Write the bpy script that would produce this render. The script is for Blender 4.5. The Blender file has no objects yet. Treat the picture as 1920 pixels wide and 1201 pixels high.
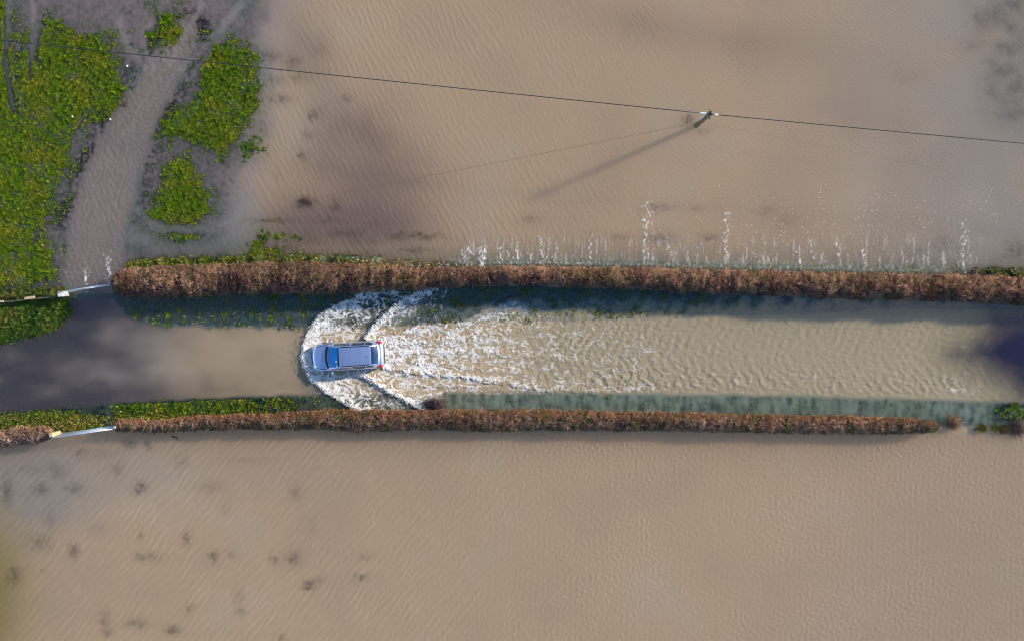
import bpy, math, random
import numpy as np
from mathutils import Vector

R = math.radians
rng = np.random.default_rng(7)
random.seed(7)
SC = bpy.context.scene
COL = SC.collection

# ------------------------------------------------------------------ camera, sky, sun, exposure
H = 66.0                     # camera height above the flood water
S = 0.0345                   # metres per photo pixel on the water
NX, NY = 960.0, 522.0        # photo pixel straight below the camera
cd = bpy.data.cameras.new('camera')
cam = bpy.data.objects.new('camera', cd)
COL.objects.link(cam)
cam.location = (0, (600.5 - NY) * S, H)
cam.rotation_euler = (0, 0, 0)
cd.sensor_fit = 'HORIZONTAL'
cd.sensor_width = 36
cd.lens = 36 * H / (1920 * S)
cd.shift_y = -(600.5 - NY) / 1920
cd.clip_start = 1
cd.clip_end = 3000
SC.camera = cam

SUN_EL, SUN_AZ = 23.0, 66.0  # azimuth clockwise from +Y
sunvec = Vector((math.cos(R(SUN_EL)) * math.sin(R(SUN_AZ)), math.cos(R(SUN_EL)) * math.cos(R(SUN_AZ)), math.sin(R(SUN_EL))))
W = bpy.data.worlds.new('World')
SC.world = W
W.use_nodes = True
wn = W.node_tree.nodes
sky = wn.new('ShaderNodeTexSky')
sky.sky_type = 'NISHITA'
sky.sun_disc = False
sky.sun_elevation = R(SUN_EL)
sky.sun_rotation = R(SUN_AZ)
sky.ozone_density = 4.0
sky.dust_density = 0.4
W.node_tree.links.new(sky.outputs[0], wn['Background'].inputs[0])
wn['Background'].inputs[1].default_value = 0.15
sl = bpy.data.lights.new('sun', 'SUN')
sl.energy = 4.2
sl.angle = R(2.8)
sl.color = (1.0, 0.90, 0.76)
so = bpy.data.objects.new('sun', sl)
COL.objects.link(so)
so.rotation_euler = sunvec.to_track_quat('Z', 'Y').to_euler()
so.location = (40, 30, 60)
SC.view_settings.view_transform = 'Standard'
SC.view_settings.look = 'None'
SC.view_settings.gamma = 1
SC.cycles.filter_width = 1.0
SC.view_settings.exposure = 0.74

# ------------------------------------------------------------------ helpers
def px(X, Y, z=0.0):
    """photo pixel -> world point at height z"""
    f = (H - z) / H
    return Vector(((NX + (X - NX) * f - 960) * S, (600.5 - (NY + (Y - NY) * f)) * S, z))

def to_px(x, y):
    return x / S + 960, 600.5 - y / S

_pt = {}
def noise(x, y, seed=0):
    """gradient noise, about -0.7..0.7"""
    x = np.asarray(x, np.float32); y = np.asarray(y, np.float32)
    if seed not in _pt:
        g = np.random.default_rng(1000 + seed)
        p = g.permutation(512).astype(np.int32)
        a = g.random(512).astype(np.float32) * 6.2831853
        _pt[seed] = (np.concatenate([p, p]), np.cos(a), np.sin(a))
    p, ca, sa = _pt[seed]
    xf = np.floor(x); yf = np.floor(y)
    xi = xf.astype(np.int32) & 511; yi = yf.astype(np.int32) & 511
    fx = x - xf; fy = y - yf
    u = fx * fx * fx * (fx * (fx * 6 - 15) + 10); v = fy * fy * fy * (fy * (fy * 6 - 15) + 10)
    x1 = (xi + 1) & 511; y1 = (yi + 1) & 511
    def gr(ix, iy, dx, dy):
        h = p[p[ix] + iy]
        return ca[h] * dx + sa[h] * dy
    a = gr(xi, yi, fx, fy); b = gr(x1, yi, fx - 1, fy)
    c = gr(xi, y1, fx, fy - 1); d = gr(x1, y1, fx - 1, fy - 1)
    a = a + u * (b - a); c = c + u * (d - c)
    return a + v * (c - a)

def fbm(x, y, seed=0, oct=3):
    t = 0; a = 1.0
    for i in range(oct):
        t = t + a * noise(x * 2 ** i, y * 2 ** i, seed + i)
        a *= 0.5
    return t

def ss(a, b, x):
    t = np.clip((x - a) / (b - a), 0, 1)
    return t * t * (3 - 2 * t)

def lerp(a, b, t):
    return a + (b - a) * t

def mixc(c, col, t):
    t = t[..., None]
    return c * (1 - t) + np.array(col, np.float32) * t

def blob(X, Y, cx, cy, rx, ry, rot=0):
    c, s = math.cos(R(rot)), math.sin(R(rot))
    dx, dy = X - cx, Y - cy
    return np.exp(-(((dx * c + dy * s) / rx) ** 2 + ((-dx * s + dy * c) / ry) ** 2))

def poly_in(X, Y, pts):
    """signed distance to a polygon in pixels, positive inside"""
    pts = np.array(pts, np.float32)
    out = np.full(X.shape, -1e3, np.float32)
    m = (X > pts[:, 0].min() - 80) & (X < pts[:, 0].max() + 80) & (Y > pts[:, 1].min() - 80) & (Y < pts[:, 1].max() + 80)
    x = X[m]; y = Y[m]
    d = np.full(x.shape, 1e9, np.float32); ins = np.zeros(x.shape, bool)
    n = len(pts)
    for i in range(n):
        ax, ay = pts[i]; bx, by = pts[(i + 1) % n]
        ex, ey = bx - ax, by - ay
        t = np.clip(((x - ax) * ex + (y - ay) * ey) / (ex * ex + ey * ey + 1e-9), 0, 1)
        d = np.minimum(d, (x - ax - t * ex) ** 2 + (y - ay - t * ey) ** 2)
        c = (ay > y) != (by > y)
        ins ^= c & (x < (bx - ax) * (y - ay) / (by - ay + 1e-9) + ax)
    d = np.sqrt(d)
    out[m] = np.where(ins, d, -d)
    return out

def line_d(X, Y, pts, pad=90):
    """distance (signed: + on the right-hand side walking along, image axes), and 0..1 along, for a polyline"""
    pts = np.array(pts, np.float32)
    D = np.full(X.shape, 1e3, np.float32); T = np.zeros(X.shape, np.float32); SG = np.ones(X.shape, np.float32)
    m = (X > pts[:, 0].min() - pad) & (X < pts[:, 0].max() + pad) & (Y > pts[:, 1].min() - pad) & (Y < pts[:, 1].max() + pad)
    x = X[m]; y = Y[m]
    L = np.hypot(*(pts[1:] - pts[:-1]).T); tot = L.sum(); acc = 0
    d = np.full(x.shape, 1e9, np.float32); tt = np.zeros(x.shape, np.float32); sg = np.ones(x.shape, np.float32)
    for i in range(len(pts) - 1):
        ax, ay = pts[i]; ex, ey = pts[i + 1] - pts[i]
        t = np.clip(((x - ax) * ex + (y - ay) * ey) / (L[i] ** 2), 0, 1)
        di = np.hypot(x - ax - t * ex, y - ay - t * ey)
        b = di < d
        d = np.where(b, di, d); tt = np.where(b, (acc + t * L[i]) / tot, tt)
        sg = np.where(b, np.sign(ex * (y - ay) - ey * (x - ax)), sg)
        acc += L[i]
    D[m] = d; T[m] = tt; SG[m] = sg
    return D, T, SG

def tag(o, label=None, cat=None, group=None, kind=None):
    if label: o['label'] = label
    if cat: o['category'] = cat
    if group: o['group'] = group
    if kind: o['kind'] = kind
    return o

def empty(name, loc=(0, 0, 0), rz=0.0):
    o = bpy.data.objects.new(name, None)
    COL.objects.link(o)
    o.location = loc; o.rotation_euler = (0, 0, rz)
    return o

def np_mesh(name, v, f, mat, parent=None, cols=None, floats=None, smooth=False):
    """v Nx3, f MxK (all faces of K corners)"""
    v = np.ascontiguousarray(v, np.float32); f = np.ascontiguousarray(f, np.int32)
    me = bpy.data.meshes.new(name)
    me.vertices.add(len(v)); me.vertices.foreach_set('co', v.ravel())
    k = f.shape[1]
    me.loops.add(f.size); me.loops.foreach_set('vertex_index', f.ravel())
    me.polygons.add(len(f)); me.polygons.foreach_set('loop_start', np.arange(0, f.size, k, dtype=np.int32))
    if smooth: me.polygons.foreach_set('use_smooth', np.ones(len(f), bool))
    me.update(calc_edges=True)
    for n, c in (cols or {}).items():
        a = me.attributes.new(n, 'FLOAT_COLOR', 'POINT')
        c4 = np.ones((len(v), 4), np.float32); c4[:, :3] = c
        a.data.foreach_set('color', c4.ravel())
    for n, c in (floats or {}).items():
        a = me.attributes.new(n, 'FLOAT', 'POINT')
        a.data.foreach_set('value', np.ascontiguousarray(c, np.float32))
    me.materials.append(mat)
    o = bpy.data.objects.new(name, me)
    COL.objects.link(o)
    if parent: o.parent = parent
    return o

def new_mat(name):
    m = bpy.data.materials.new(name)
    m.use_nodes = True
    nt = m.node_tree
    return m, nt, nt.nodes['Principled BSDF']

def plain(name, col, rough=0.6, metal=0.0, var=0.0, scale=20.0, bump=0.0, spec=0.5):
    """procedural paint, wood or metal: a base colour broken up by noise"""
    m, nt, p = new_mat(name)
    p.inputs['Roughness'].default_value = rough
    p.inputs['Metallic'].default_value = metal
    p.inputs['Specular IOR Level'].default_value = spec
    n = nt.nodes.new('ShaderNodeTexNoise'); n.inputs['Scale'].default_value = scale
    n.inputs['Detail'].default_value = 5
    tc = nt.nodes.new('ShaderNodeTexCoord')
    nt.links.new(tc.outputs['Object'], n.inputs['Vector'])
    r = nt.nodes.new('ShaderNodeValToRGB')
    r.color_ramp.elements[0].position = 0.3; r.color_ramp.elements[1].position = 0.7
    r.color_ramp.elements[0].color = tuple(c * (1 - var) for c in col) + (1,)
    r.color_ramp.elements[1].color = tuple(min(1, c * (1 + var)) for c in col) + (1,)
    nt.links.new(n.outputs['Fac'], r.inputs[0]); nt.links.new(r.outputs[0], p.inputs['Base Color'])
    if bump:
        b = nt.nodes.new('ShaderNodeBump'); b.inputs['Strength'].default_value = bump; b.inputs['Distance'].default_value = 0.02
        nt.links.new(n.outputs['Fac'], b.inputs['Height']); nt.links.new(b.outputs[0], p.inputs['Normal'])
    return m

def attr_mat(name, attr='col', rough=0.7, scale=0, var=0.25, bump=0.0, trans=0.0):
    m, nt, p = new_mat(name)
    p.inputs['Roughness'].default_value = rough
    p.inputs['Specular IOR Level'].default_value = 0.06
    a = nt.nodes.new('ShaderNodeAttribute'); a.attribute_name = attr
    out = a.outputs['Color']
    if scale:
        tc = nt.nodes.new('ShaderNodeTexCoord')
        n = nt.nodes.new('ShaderNodeTexNoise'); n.inputs['Scale'].default_value = scale; n.inputs['Detail'].default_value = 6
        nt.links.new(tc.outputs['Object'], n.inputs['Vector'])
        mr = nt.nodes.new('ShaderNodeMapRange')
        mr.inputs[1].default_value = 0.3; mr.inputs[2].default_value = 0.7
        mr.inputs[3].default_value = 1 - var; mr.inputs[4].default_value = 1 + var
        nt.links.new(n.outputs['Fac'], mr.inputs[0])
        mx = nt.nodes.new('ShaderNodeVectorMath'); mx.operation = 'SCALE'
        nt.links.new(out, mx.inputs[0]); nt.links.new(mr.outputs[0], mx.inputs['Scale'])
        out = mx.outputs[0]
        if bump:
            b = nt.nodes.new('ShaderNodeBump'); b.inputs['Strength'].default_value = bump; b.inputs['Distance'].default_value = 0.06
            nt.links.new(n.outputs['Fac'], b.inputs['Height']); nt.links.new(b.outputs[0], p.inputs['Normal'])
    nt.links.new(out, p.inputs['Base Color'])
    return m

# ------------------------------------------------------------------ the place, in photo pixels on the water plane
P_GRASS = [
    [(-160, -60), (10, -20), (22, 60), (30, 130), (35, 200), (45, 250), (20, 270), (-160, 300)],
    [(28, 60), (52, 60), (60, 130), (95, 40), (140, 62), (185, 68), (210, 92), (222, 140), (235, 165), (225, 195), (200, 222),
     (160, 222), (140, 235), (132, 290), (116, 330), (104, 360), (96, 400), (70, 440), (100, 470), (100, 520), (60, 532), (0, 545), (-160, 560), (-160, 250),
     (28, 235), (40, 215), (26, 150)],
    [(405, 72), (430, 90), (465, 85), (482, 130), (488, 190), (470, 220), (440, 275), (415, 285), (380, 268), (335, 262), (305, 255), (302, 232), (345, 205), (368, 190), (378, 150), (380, 110)],
    [(335, 292), (355, 298), (365, 330), (385, 352), (397, 395), (380, 418), (330, 420), (278, 415), (272, 395), (300, 372), (308, 330)],
    [(296, 436), (330, 433), (370, 438), (368, 447), (320, 449)],
    [(300, 20), (330, 30), (346, 60), (330, 88), (300, 98), (292, 70)],
    [(452, 268), (490, 262), (508, 280), (480, 290), (455, 300), (445, 290)],
    [(478, 440), (560, 432), (560, 446), (500, 452), (545, 470), (530, 482), (440, 487), (470, 465)],
]
TRACK = [(345, 60), (320, 110), (290, 160), (245, 240), (215, 320), (185, 420), (170, 545)]
VERGE_L = [(-160, 566), (0, 566), (128, 552), (132, 585), (110, 612), (60, 630), (0, 644), (-160, 660)]
HU_T = ([120, 208, 212, 230, 300, 400, 500, 600, 700, 800, 900, 1000, 1200, 1300, 1400, 1600, 1800, 1920, 2300], [530, 530, 518, 506, 499, 496, 493, 493, 497, 503, 500, 500, 503, 506, 508, 512, 516, 519, 530])
HU_B = ([120, 208, 212, 230, 300, 400, 500, 600, 700, 800, 900, 1000, 1200, 1300, 1400, 1600, 1800, 1920, 2300], [530, 530, 545, 556, 558, 553, 551, 550, 547, 540, 534, 534, 541, 548, 551, 560, 564, 571, 590])
HL_T = ([212, 220, 300, 400, 500, 600, 660, 800, 900, 1000, 1200, 1400, 1600, 1700, 1752, 1764], [797, 788, 785, 778, 774, 769, 768, 769, 768, 768, 772, 776, 780, 784, 788, 797])
HL_B = ([212, 220, 300, 400, 500, 600, 660, 800, 900, 1000, 1200, 1400, 1600, 1700, 1752, 1764], [800, 809, 808, 805, 803, 803, 809, 804, 808, 806, 806, 809, 812, 813, 808, 799])
HW_T = ([-200, 0, 60, 92, 97], [820, 806, 800, 801, 808])
HW_B = ([-200, 0, 60, 92, 97], [855, 837, 831, 822, 812])
ROAD_T = ([-600, 0, 60, 110, 140, 215, 240, 300, 600, 900, 1100, 1400, 1700, 1920, 2600], [690, 646, 632, 614, 560, 560, 598, 612, 616, 604, 598, 588, 575, 580, 600])
ROAD_B = ([-600, 0, 125, 200, 400, 600, 900, 1200, 1500, 1860, 2600], [790, 773, 764, 757, 746, 739, 734, 738, 742, 752, 770])
BLOT = [(263, 913, 13, 11, 1), (75, 917, 14, 12, .8), (140, 915, 14, 10, .7), (393, 913, 20, 10, .5), (556, 922, 12, 14, .6), (261, 1004, 6, 7, .6),
        (350, 1008, 8, 12, .9), (138, 1032, 9, 12, .9), (79, 1015, 20, 15, .6), (277, 1043, 24, 8, .7), (400, 1043, 13, 10, .8), (433, 1040, 9, 7, .6),
        (514, 1050, 7, 7, .8), (552, 1046, 15, 12, .8), (580, 1096, 12, 8, 1), (594, 1088, 10, 8, .6), (449, 1116, 8, 14, .4), (449, 1146, 8, 6, .7),
        (354, 1143, 9, 9, .6), (196, 1162, 11, 18, .6), (201, 1184, 9, 8, .9), (258, 1168, 20, 9, .8), (322, 1180, 13, 9, .9), (28, 1078, 12, 16, .9),
        (12, 917, 10, 26, .8), (150, 847, 16, 9, .7), (245, 832, 10, 7, .8), (277, 834, 8, 7, .8), (220, 878, 12, 12, .6), (343, 864, 10, 12, .5),
        (108, 882, 18, 13, .6), (685, 1043, 14, 8, .5), (677, 1082, 9, 6, .9), (60, 880, 30, 10, .4), (190, 850, 30, 10, .4), (528, 1194, 6, 8, .6),
        (465, 862, 40, 5, .3), (95, 975, 12, 22, .4), (185, 990, 14, 12, .3), (425, 955, 10, 12, .25), (585, 985, 8, 14, .3),
        # the field above the lane
        (510, 106, 20, 12, .9), (545, 118, 14, 16, .8), (517, 150, 18, 10, .6), (528, 187, 16, 9, .8), (587, 215, 11, 10, .8), (647, 184, 12, 6, .6),
        (579, 252, 10, 9, .6), (565, 292, 9, 10, .8), (600, 90, 16, 14, .3), (480, 16, 26, 18, .5), (555, 145, 18, 10, .6), (490, 240, 16, 20, .7), (520, 330, 14, 10, .3),
        (505, 414, 36, 5, .9), (620, 414, 20, 4, .6), (700, 416, 12, 5, .3), (745, 442, 20, 6, .9), (792, 444, 34, 6, .9), (775, 469, 30, 6, .8), (640, 440, 40, 6, .6), (630, 386, 9, 10, .9), (575, 380, 16, 6, .7),
        (690, 450, 60, 7, .4), (560, 452, 60, 14, .6), (520, 470, 70, 14, .7), (640, 478, 120, 10, .5), (1234, 390, 22, 6, .7), (1305, 391, 12, 6, .4), (992, 412, 20, 7, .5), (808, 443, 16, 6, .7), (1161, 445, 30, 7, .5), (1237, 446, 26, 9, .8), (1330, 447, 16, 8, .7),
        (1290, 224, 13, 13, .9), (1318, 246, 13, 8, .5), (1440, 395, 16, 8, .4), (1470, 415, 16, 10, .4), (1768, 455, 18, 14, .5), (1720, 470, 20, 9, .4), (1905, 470, 20, 16, .8), (1640, 455, 24, 12, .3),
        (1850, 35, 22, 14, .9), (1882, 30, 16, 16, .8), (1905, 5, 16, 12, .9), (1900, 55, 18, 10, .8), (1893, 92, 16, 12, .9), (1885, 130, 22, 14, .8), (1910, 170, 20, 20, .8), (1900, 215, 26, 14, .7), (1820, 85, 20, 10, .4), (1700, 145, 24, 16, .2), (1860, 165, 16, 24, .5)]

def site(X, Y):
    """bed height (m, water at 0), turbidity, silt colour, bed colour and vegetation for photo pixels"""
    X = np.asarray(X, np.float32); Y = np.asarray(Y, np.float32)
    n60 = noise(X / 60, Y / 60, 1); n25 = noise(X / 25, Y / 25, 2); n9 = noise(X / 9, Y / 9, 3); n4 = noise(X / 4.3, Y / 4.3, 4)
    n25b = noise(X / 22 + 50, Y / 22, 5); n120 = fbm(X / 170, Y / 170, 6, 2)
    Xw = X + 14 * n60 + 9 * n25b; Yw = Y + 10 * noise(X / 50 + 9, Y / 50, 7) + 8 * n25
    edge = 12 * n25 + 9 * n9 + 4 * n4
    o = {}
    # --- open flooded fields
    E = np.full(X.shape, -0.85, np.float32)
    k = np.full(X.shape, 3.6, np.float32)
    silt = np.empty(X.shape + (3,), np.float32); silt[...] = (0.352, 0.258, 0.168)
    bed = np.empty(X.shape + (3,), np.float32); bed[...] = (0.052, 0.060, 0.055)
    veg = np.zeros(X.shape, np.float32)      # grass cover 0..1
    dry = np.zeros(X.shape, np.float32)      # straw share of that grass
    up = 1 - np.where(X < 212, ss(544, 558, Y), ss(505, 545, Y))
    # water colour: mauve patches, olive reflection painted on left edge, greyer right side
    pale = np.clip(blob(Xw, Yw, 540, 60, 60, 70, 15) + 0.6 * blob(Xw, Yw, 600, 210, 60, 60), 0, 1)
    silt = mixc(silt, (0.33, 0.29, 0.225), pale * 0.6 * up)
    silt = mixc(silt, (0.235, 0.222, 0.20), ss(1300, 1950, X + 120 * n120) * 0.85 * up)
    silt = mixc(silt, (0.31, 0.232, 0.160), ss(0.0, 0.7, n120 + 0.1) * 0.5)
    silt = mixc(silt, (0.345, 0.285, 0.215), ss(0.05, 0.7, -n120) * 0.5)
    mauve = np.clip(blob(Xw, Yw, 645, 275, 95, 75, -25) + 0.62 * blob(Xw, Yw, 735, 345, 110, 80, 20) + 0.55 * blob(Xw, Yw, 590, 120, 45, 130, -20)
                    + 0.7 * blob(Xw, Yw, 560, 420, 170, 60, 0) + 0.5 * blob(Xw, Yw, 700, 430, 120, 50, 0) + 0.35 * blob(Xw, Yw, 1290, 60, 260, 40, 10) + 0.30 * blob(Xw, Yw, 1640, 240, 150, 60, 15), 0, 1)
    silt = mixc(silt, (0.155, 0.112, 0.097), mauve * (0.85 + 0.35 * n120) * up)
    low = ss(800, 830, Y)
    silt = mixc(silt, (0.30, 0.232, 0.172), ss(1400, 1950, X + 0.6 * (Y - 900)) * 0.8 * low)
    silt = mixc(silt, (0.150, 0.125, 0.035), np.clip(blob(X + 0.4 * (Xw - X), Y, -45, 1110, 95, 190) * 0.95, 0, 1) * low)  # dark olive reflection put into the water colour at the lower left
    silt = mixc(silt, (0.165, 0.175, 0.185), np.clip(blob(Xw, Yw, 60, 890, 150, 70) + 0.6 * blob(Xw, Yw, 90, 960, 90, 60), 0, 1) * 0.55 * low)  # blue-grey sky tint mixed into the water colour
    silt = mixc(silt, (0.28, 0.24, 0.195), blob(Xw, Yw, 250, 880, 320, 50) * 0.5 * low)
    # --- submerged tufts seen as dark smudges
    sm = np.zeros(X.shape, np.float32)
    Xb = X + 7 * n9 + 8 * n25; Yb = Y + 7 * noise(X / 9, Y / 9, 11) + 6 * n25b
    for cx, cy, rx, ry, w in BLOT:
        m = (np.abs(X - cx) < 3.2 * rx + 12) & (np.abs(Y - cy) < 3.2 * ry + 12)
        if m.any():
            sm[m] = np.maximum(sm[m], w * np.exp(-((Xb[m] - cx) / (rx * 1.2)) ** 2 - ((Yb[m] - cy) / (ry * 1.2)) ** 2))
    sm = np.clip(sm * (0.9 + 0.6 * n9 + 0.2 * n4), 0, 1)
    E = lerp(E, -0.19, np.clip(sm ** 0.62 * 0.97, 0, 0.96)); k = lerp(k, 2.3, sm)
    bed = mixc(bed, (0.080, 0.150, 0.210), ss(0.05, 0.4, sm))
    near = sm * ss(400, 430, Y) * (1 - ss(900, 1000, X)) * (1 - low)
    bed = mixc(bed, (0.045, 0.10, 0.045), np.clip(near * 1.5, 0, 1)); veg_sub = near
    # right top corner shallows, bank along the hedge
    rc = ss(1760, 1900, Xw + 0.10 * (200 - Y)) * (1 - ss(210, 330, Yw))
    E = lerp(E, -0.33 + 0.25 * n25, rc * 0.8)
    veg = np.maximum(veg, rc * ss(0.05, 0.4, n25 + 0.5 * n9) * 0.5)
    hut = np.interp(X, *HU_T); hub = np.interp(X, *HU_B)
    bank = ss(560, 900, X) * up * ss(-75, 0, Y - hut + 20 * n25)
    E = lerp(E, -0.34, bank * 0.8)
    silt = mixc(silt, (0.245, 0.222, 0.178), bank * 0.75)
    # --- muddy west corner with flooded track
    west = (1 - ss(430, 545, Xw + 0.15 * (Y - 250) + 16 * n25)) * up
    lump = 0.055 * (n25 * 0.6 + n9 * 0.8 + n4 * 0.5)
    E = lerp(E, -0.10 + lump, west)
    k = lerp(k, 7.0, west)
    silt = mixc(silt, (0.275, 0.228, 0.225), west * 0.92)
    bed = mixc(bed, (0.125, 0.10, 0.105), west)
    silt = mixc(silt, (0.205, 0.225, 0.22), west * ss(-0.05, 0.45, noise(X / 70 + 9, Y / 90, 27) + 0.4 * n25) * 0.75)
    bed = mixc(bed, (0.06, 0.085, 0.07), west * ss(0.0, 0.5, noise(X / 45 + 3, Y / 60, 28) + 0.4 * n25b) * 0.8)
    td, tt, _ = line_d(Xw * 0.5 + X * 0.5, Yw * 0.5 + Y * 0.5, TRACK, 140)
    tw = lerp(24, 52, np.clip(tt * 1.6, 0, 1))
    trk = (1 - ss(tw - 12, tw + 10, td)) * up
    E = lerp(E, -0.22, trk * 0.9)
    silt = mixc(silt, (0.222, 0.182, 0.162), trk * 0.85)
    stk = noise((td + 3 * n25) / 5.5, tt * 14, 29) + 0.6 * noise((td + 2 * n9) / 2.8, tt * 26, 30)
    silt = silt * (1 + 0.30 * stk * trk)[..., None]; E = E + 0.07 * stk * trk
    # wheel ruts fanning out at the top
    rut = np.zeros(X.shape, np.float32)
    for pts, w in (([(330, 95), (352, 60), (372, 20), (385, -20)], 5), ([(318, 120), (345, 75), (362, 30)], 4), ([(340, 130), (375, 95), (410, 60), (450, 10)], 7), ([(290, 130), (272, 95), (268, 60), (285, 40)], 6),
                   ([(275, 130), (240, 85), (222, 40)], 7), ([(352, 150), (385, 112), (402, 80)], 5), ([(18, -40), (14, 60), (10, 120), (24, 200)], 6), ([(62, -20), (60, 80), (58, 150)], 4),
                   ([(258, 395), (300, 430), (400, 430), (450, 405), (490, 375)], 9), ([(250, 440), (300, 468), (390, 468), (440, 445), (490, 405)], 14)):
        d, t, _ = line_d(X + 5 * n25, Y + 5 * n25b, pts, 40)
        rut = np.maximum(rut, np.exp(-(d / w) ** 2))
    E = E - 0.085 * rut * west
    # dark churned mud showing along the track edges
    mud = np.exp(-((td - tw - 14) / 16) ** 2) * west * (0.45 + 0.9 * ss(-0.1, 0.4, n60)) * (1 - ss(400, 470, Y))
    E = E + mud * (0.085 + 0.09 * (n9 + n4))
    bed = mixc(bed, (0.030, 0.019, 0.032), np.clip(mud * 1.3, 0, 1))
    teal = (blob(Xw, Yw, 360, 455, 130, 30) + 0.8 * blob(X, Y, 262, 370, 16, 80) + 0.5 * blob(X, Y, 70, 545, 90, 20)) * up
    silt = mixc(silt, (0.16, 0.175, 0.165), np.clip(teal, 0, 1) * 0.8)
    # grass standing out of the water
    g = np.zeros(X.shape, np.float32); ghalo = np.zeros(X.shape, np.float32)
    for i, P in enumerate(P_GRASS):
        th = 6 if i in (5, 6, 7) else 0
        sd = poly_in(X + 7 * n25b, Y + 6 * n25, P) + edge * 1.9 - 2 - th
        g = np.maximum(g, ss(-20, 16, sd + 7 * n4)); ghalo = np.maximum(ghalo, ss(-48, 10, sd + 14 * n9))
    holes = ss(0.08, 0.40, n25 + 0.7 * n60 + 0.5 * n9) * 0.7
    thin = blob(Xw, Yw, 90, 240, 70, 50) * 0.35 + blob(Xw, Yw, 60, 430, 60, 60) * 0.4 + blob(Xw, Yw, 40, 60, 60, 60) * 0.45
    g = g * (1 - rut * 0.9)
    sparse = ss(0.25, 0.5, n25 + n9 * 0.8) * west * (blob(X, Y, 330, 60, 70, 60) + blob(X, Y, 420, 300, 110, 60) + blob(X, Y, 250, 60, 40, 40) + blob(X, Y, 60, 490, 70, 50)) * 0.9
    gg = np.maximum(np.maximum(g * (1 - holes - thin), sparse), ghalo ** 1.4 * 0.50 * (1 - rut) * (1 - trk * 0.8) * up * ss(-0.25, 0.25, n25 + n9))
    silt = mixc(silt, (0.12, 0.165, 0.13), ghalo * (1 - g) * (1 - trk) * 0.55 * west)
    veg = np.maximum(veg, gg)
    E = lerp(E, 0.05 + 0.05 * n25 + 0.05 * n9, np.clip(ss(0.15, 0.75, g) * 0.9 + sparse * 0.4, 0, 1))
    bed = mixc(bed, (0.045, 0.065, 0.010), np.clip(gg, 0, 1))
    # --- lane
    rt = np.interp(X, *ROAD_T) + 7 * n25 + 3 * n9; rb = np.interp(X, *ROAD_B) + 4 * n25
    lane = ss(-7, 7, Y - rt) * ss(-6, 6, rb - Y)
    inl = ss(hub - 8, hub + 2, Y) * (1 - ss(-2, 6, Y - np.where(X < 1764, np.interp(X, *HL_T), 796))) * ss(-100, 100, X + 600)
    inl = np.where(X < 212, ss(545, 556, Y) * (1 - ss(-4, 4, Y - np.interp(X, [-200, 95, 212], [822, 812, 800]))), inl)
    E = lerp(E, -0.17, inl); k = lerp(k, 1.7, inl); silt = mixc(silt, (0.20, 0.20, 0.18), inl); bed = mixc(bed, (0.040, 0.045, 0.026), inl)
    # verges between hedge and carriageway
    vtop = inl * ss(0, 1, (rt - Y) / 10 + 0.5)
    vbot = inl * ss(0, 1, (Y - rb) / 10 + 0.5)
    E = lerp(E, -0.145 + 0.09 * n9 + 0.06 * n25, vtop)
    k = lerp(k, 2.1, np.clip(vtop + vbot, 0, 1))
    silt = mixc(silt, (0.15, 0.215, 0.26), np.clip(vtop, 0, 1))  # blue of the hedge's shade painted into the water colour here
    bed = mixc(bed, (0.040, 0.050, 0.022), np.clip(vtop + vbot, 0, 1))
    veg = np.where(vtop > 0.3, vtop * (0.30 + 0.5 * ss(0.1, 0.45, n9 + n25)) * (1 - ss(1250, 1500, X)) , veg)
    # lower verge
    vb_left = 1 - ss(430, 690, X + 60 * n60)
    E = lerp(E, lerp(-0.20, 0.05, vb_left) + 0.10 * n9 + 0.10 * n25, vbot)
    wr = blob(X, Y, 1900, 772, 40, 22)
    E = E + vbot * 0.28 * wr
    gap = blob(X, Y, 205, 775, 9, 40) + 0.7 * blob(X, Y, 160, 768, 34, 12)
    E = E - vbot * 0.2 * np.clip(gap, 0, 1)
    silt = mixc(silt, (0.205, 0.25, 0.20), vbot); bed = mixc(bed, (0.05, 0.15, 0.05), vbot * ss(600, 800, X) * ss(0.1, 0.5, n9 + 0.5 * n25) * ss(26, 6, np.abs(Y - rb - 8)))
    vst = noise(X / 9, Y / 26, 31) + 0.7 * n25b
    k = lerp(k, 3.6 + 3.4 * vst, vbot * ss(600, 800, X)); bed = mixc(bed, (0.06, 0.11, 0.075), vbot * ss(600, 800, X))
    veg = np.where(vbot > 0.3, vbot * np.clip(vb_left * (0.55 + 0.8 * n25 + 0.4 * ss(770, 784, Y)) + 0.40 * ss(0.12, 0.42, n9 + n25 * .6) * (0.35 + ss(12, 0, np.abs(Y - rb - 9))) + 0.5 * wr - gap * 0.8 + 0.5 * blob(X, Y, 290, 772, 80, 16) + .5 * blob(X, Y, 50, 785, 90, 22), 0, 1), veg)
    # verge by the left fence
    vl = ss(-5, 6, poly_in(X, Y, VERGE_L) + 5 * n9 + 4 * n25)
    E = lerp(E, 0.03 + 0.08 * n9, vl)
    veg = np.maximum(veg * (1 - vl), vl * 0.9)
    bed = mixc(bed, (0.045, 0.048, 0.018), vl)
    o['vergeL'] = vl
    # carriageway
    E = lerp(E, -0.20, lane)
    bed = mixc(bed, (0.090, 0.066, 0.110), lane)
    cl = fbm(X / 90, Y / 48, 21, 2)
    kl = (1.7 + 1.2 * ss(-0.3, 0.6, cl) + 9.0 * ss(120, 430, X + 50 * n60 + 40 * cl) * (1 - 0.55 * ss(690, 735, Y + 10 * n25))) * (0.9 + 0.35 * cl)
    kl = lerp(kl, 12.0, ss(560, 640, X))
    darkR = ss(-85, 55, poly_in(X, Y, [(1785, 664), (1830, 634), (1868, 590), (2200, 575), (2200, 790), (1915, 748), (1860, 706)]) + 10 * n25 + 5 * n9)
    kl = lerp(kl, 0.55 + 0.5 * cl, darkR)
    E = lerp(E, -0.10, lane * darkR)
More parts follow.
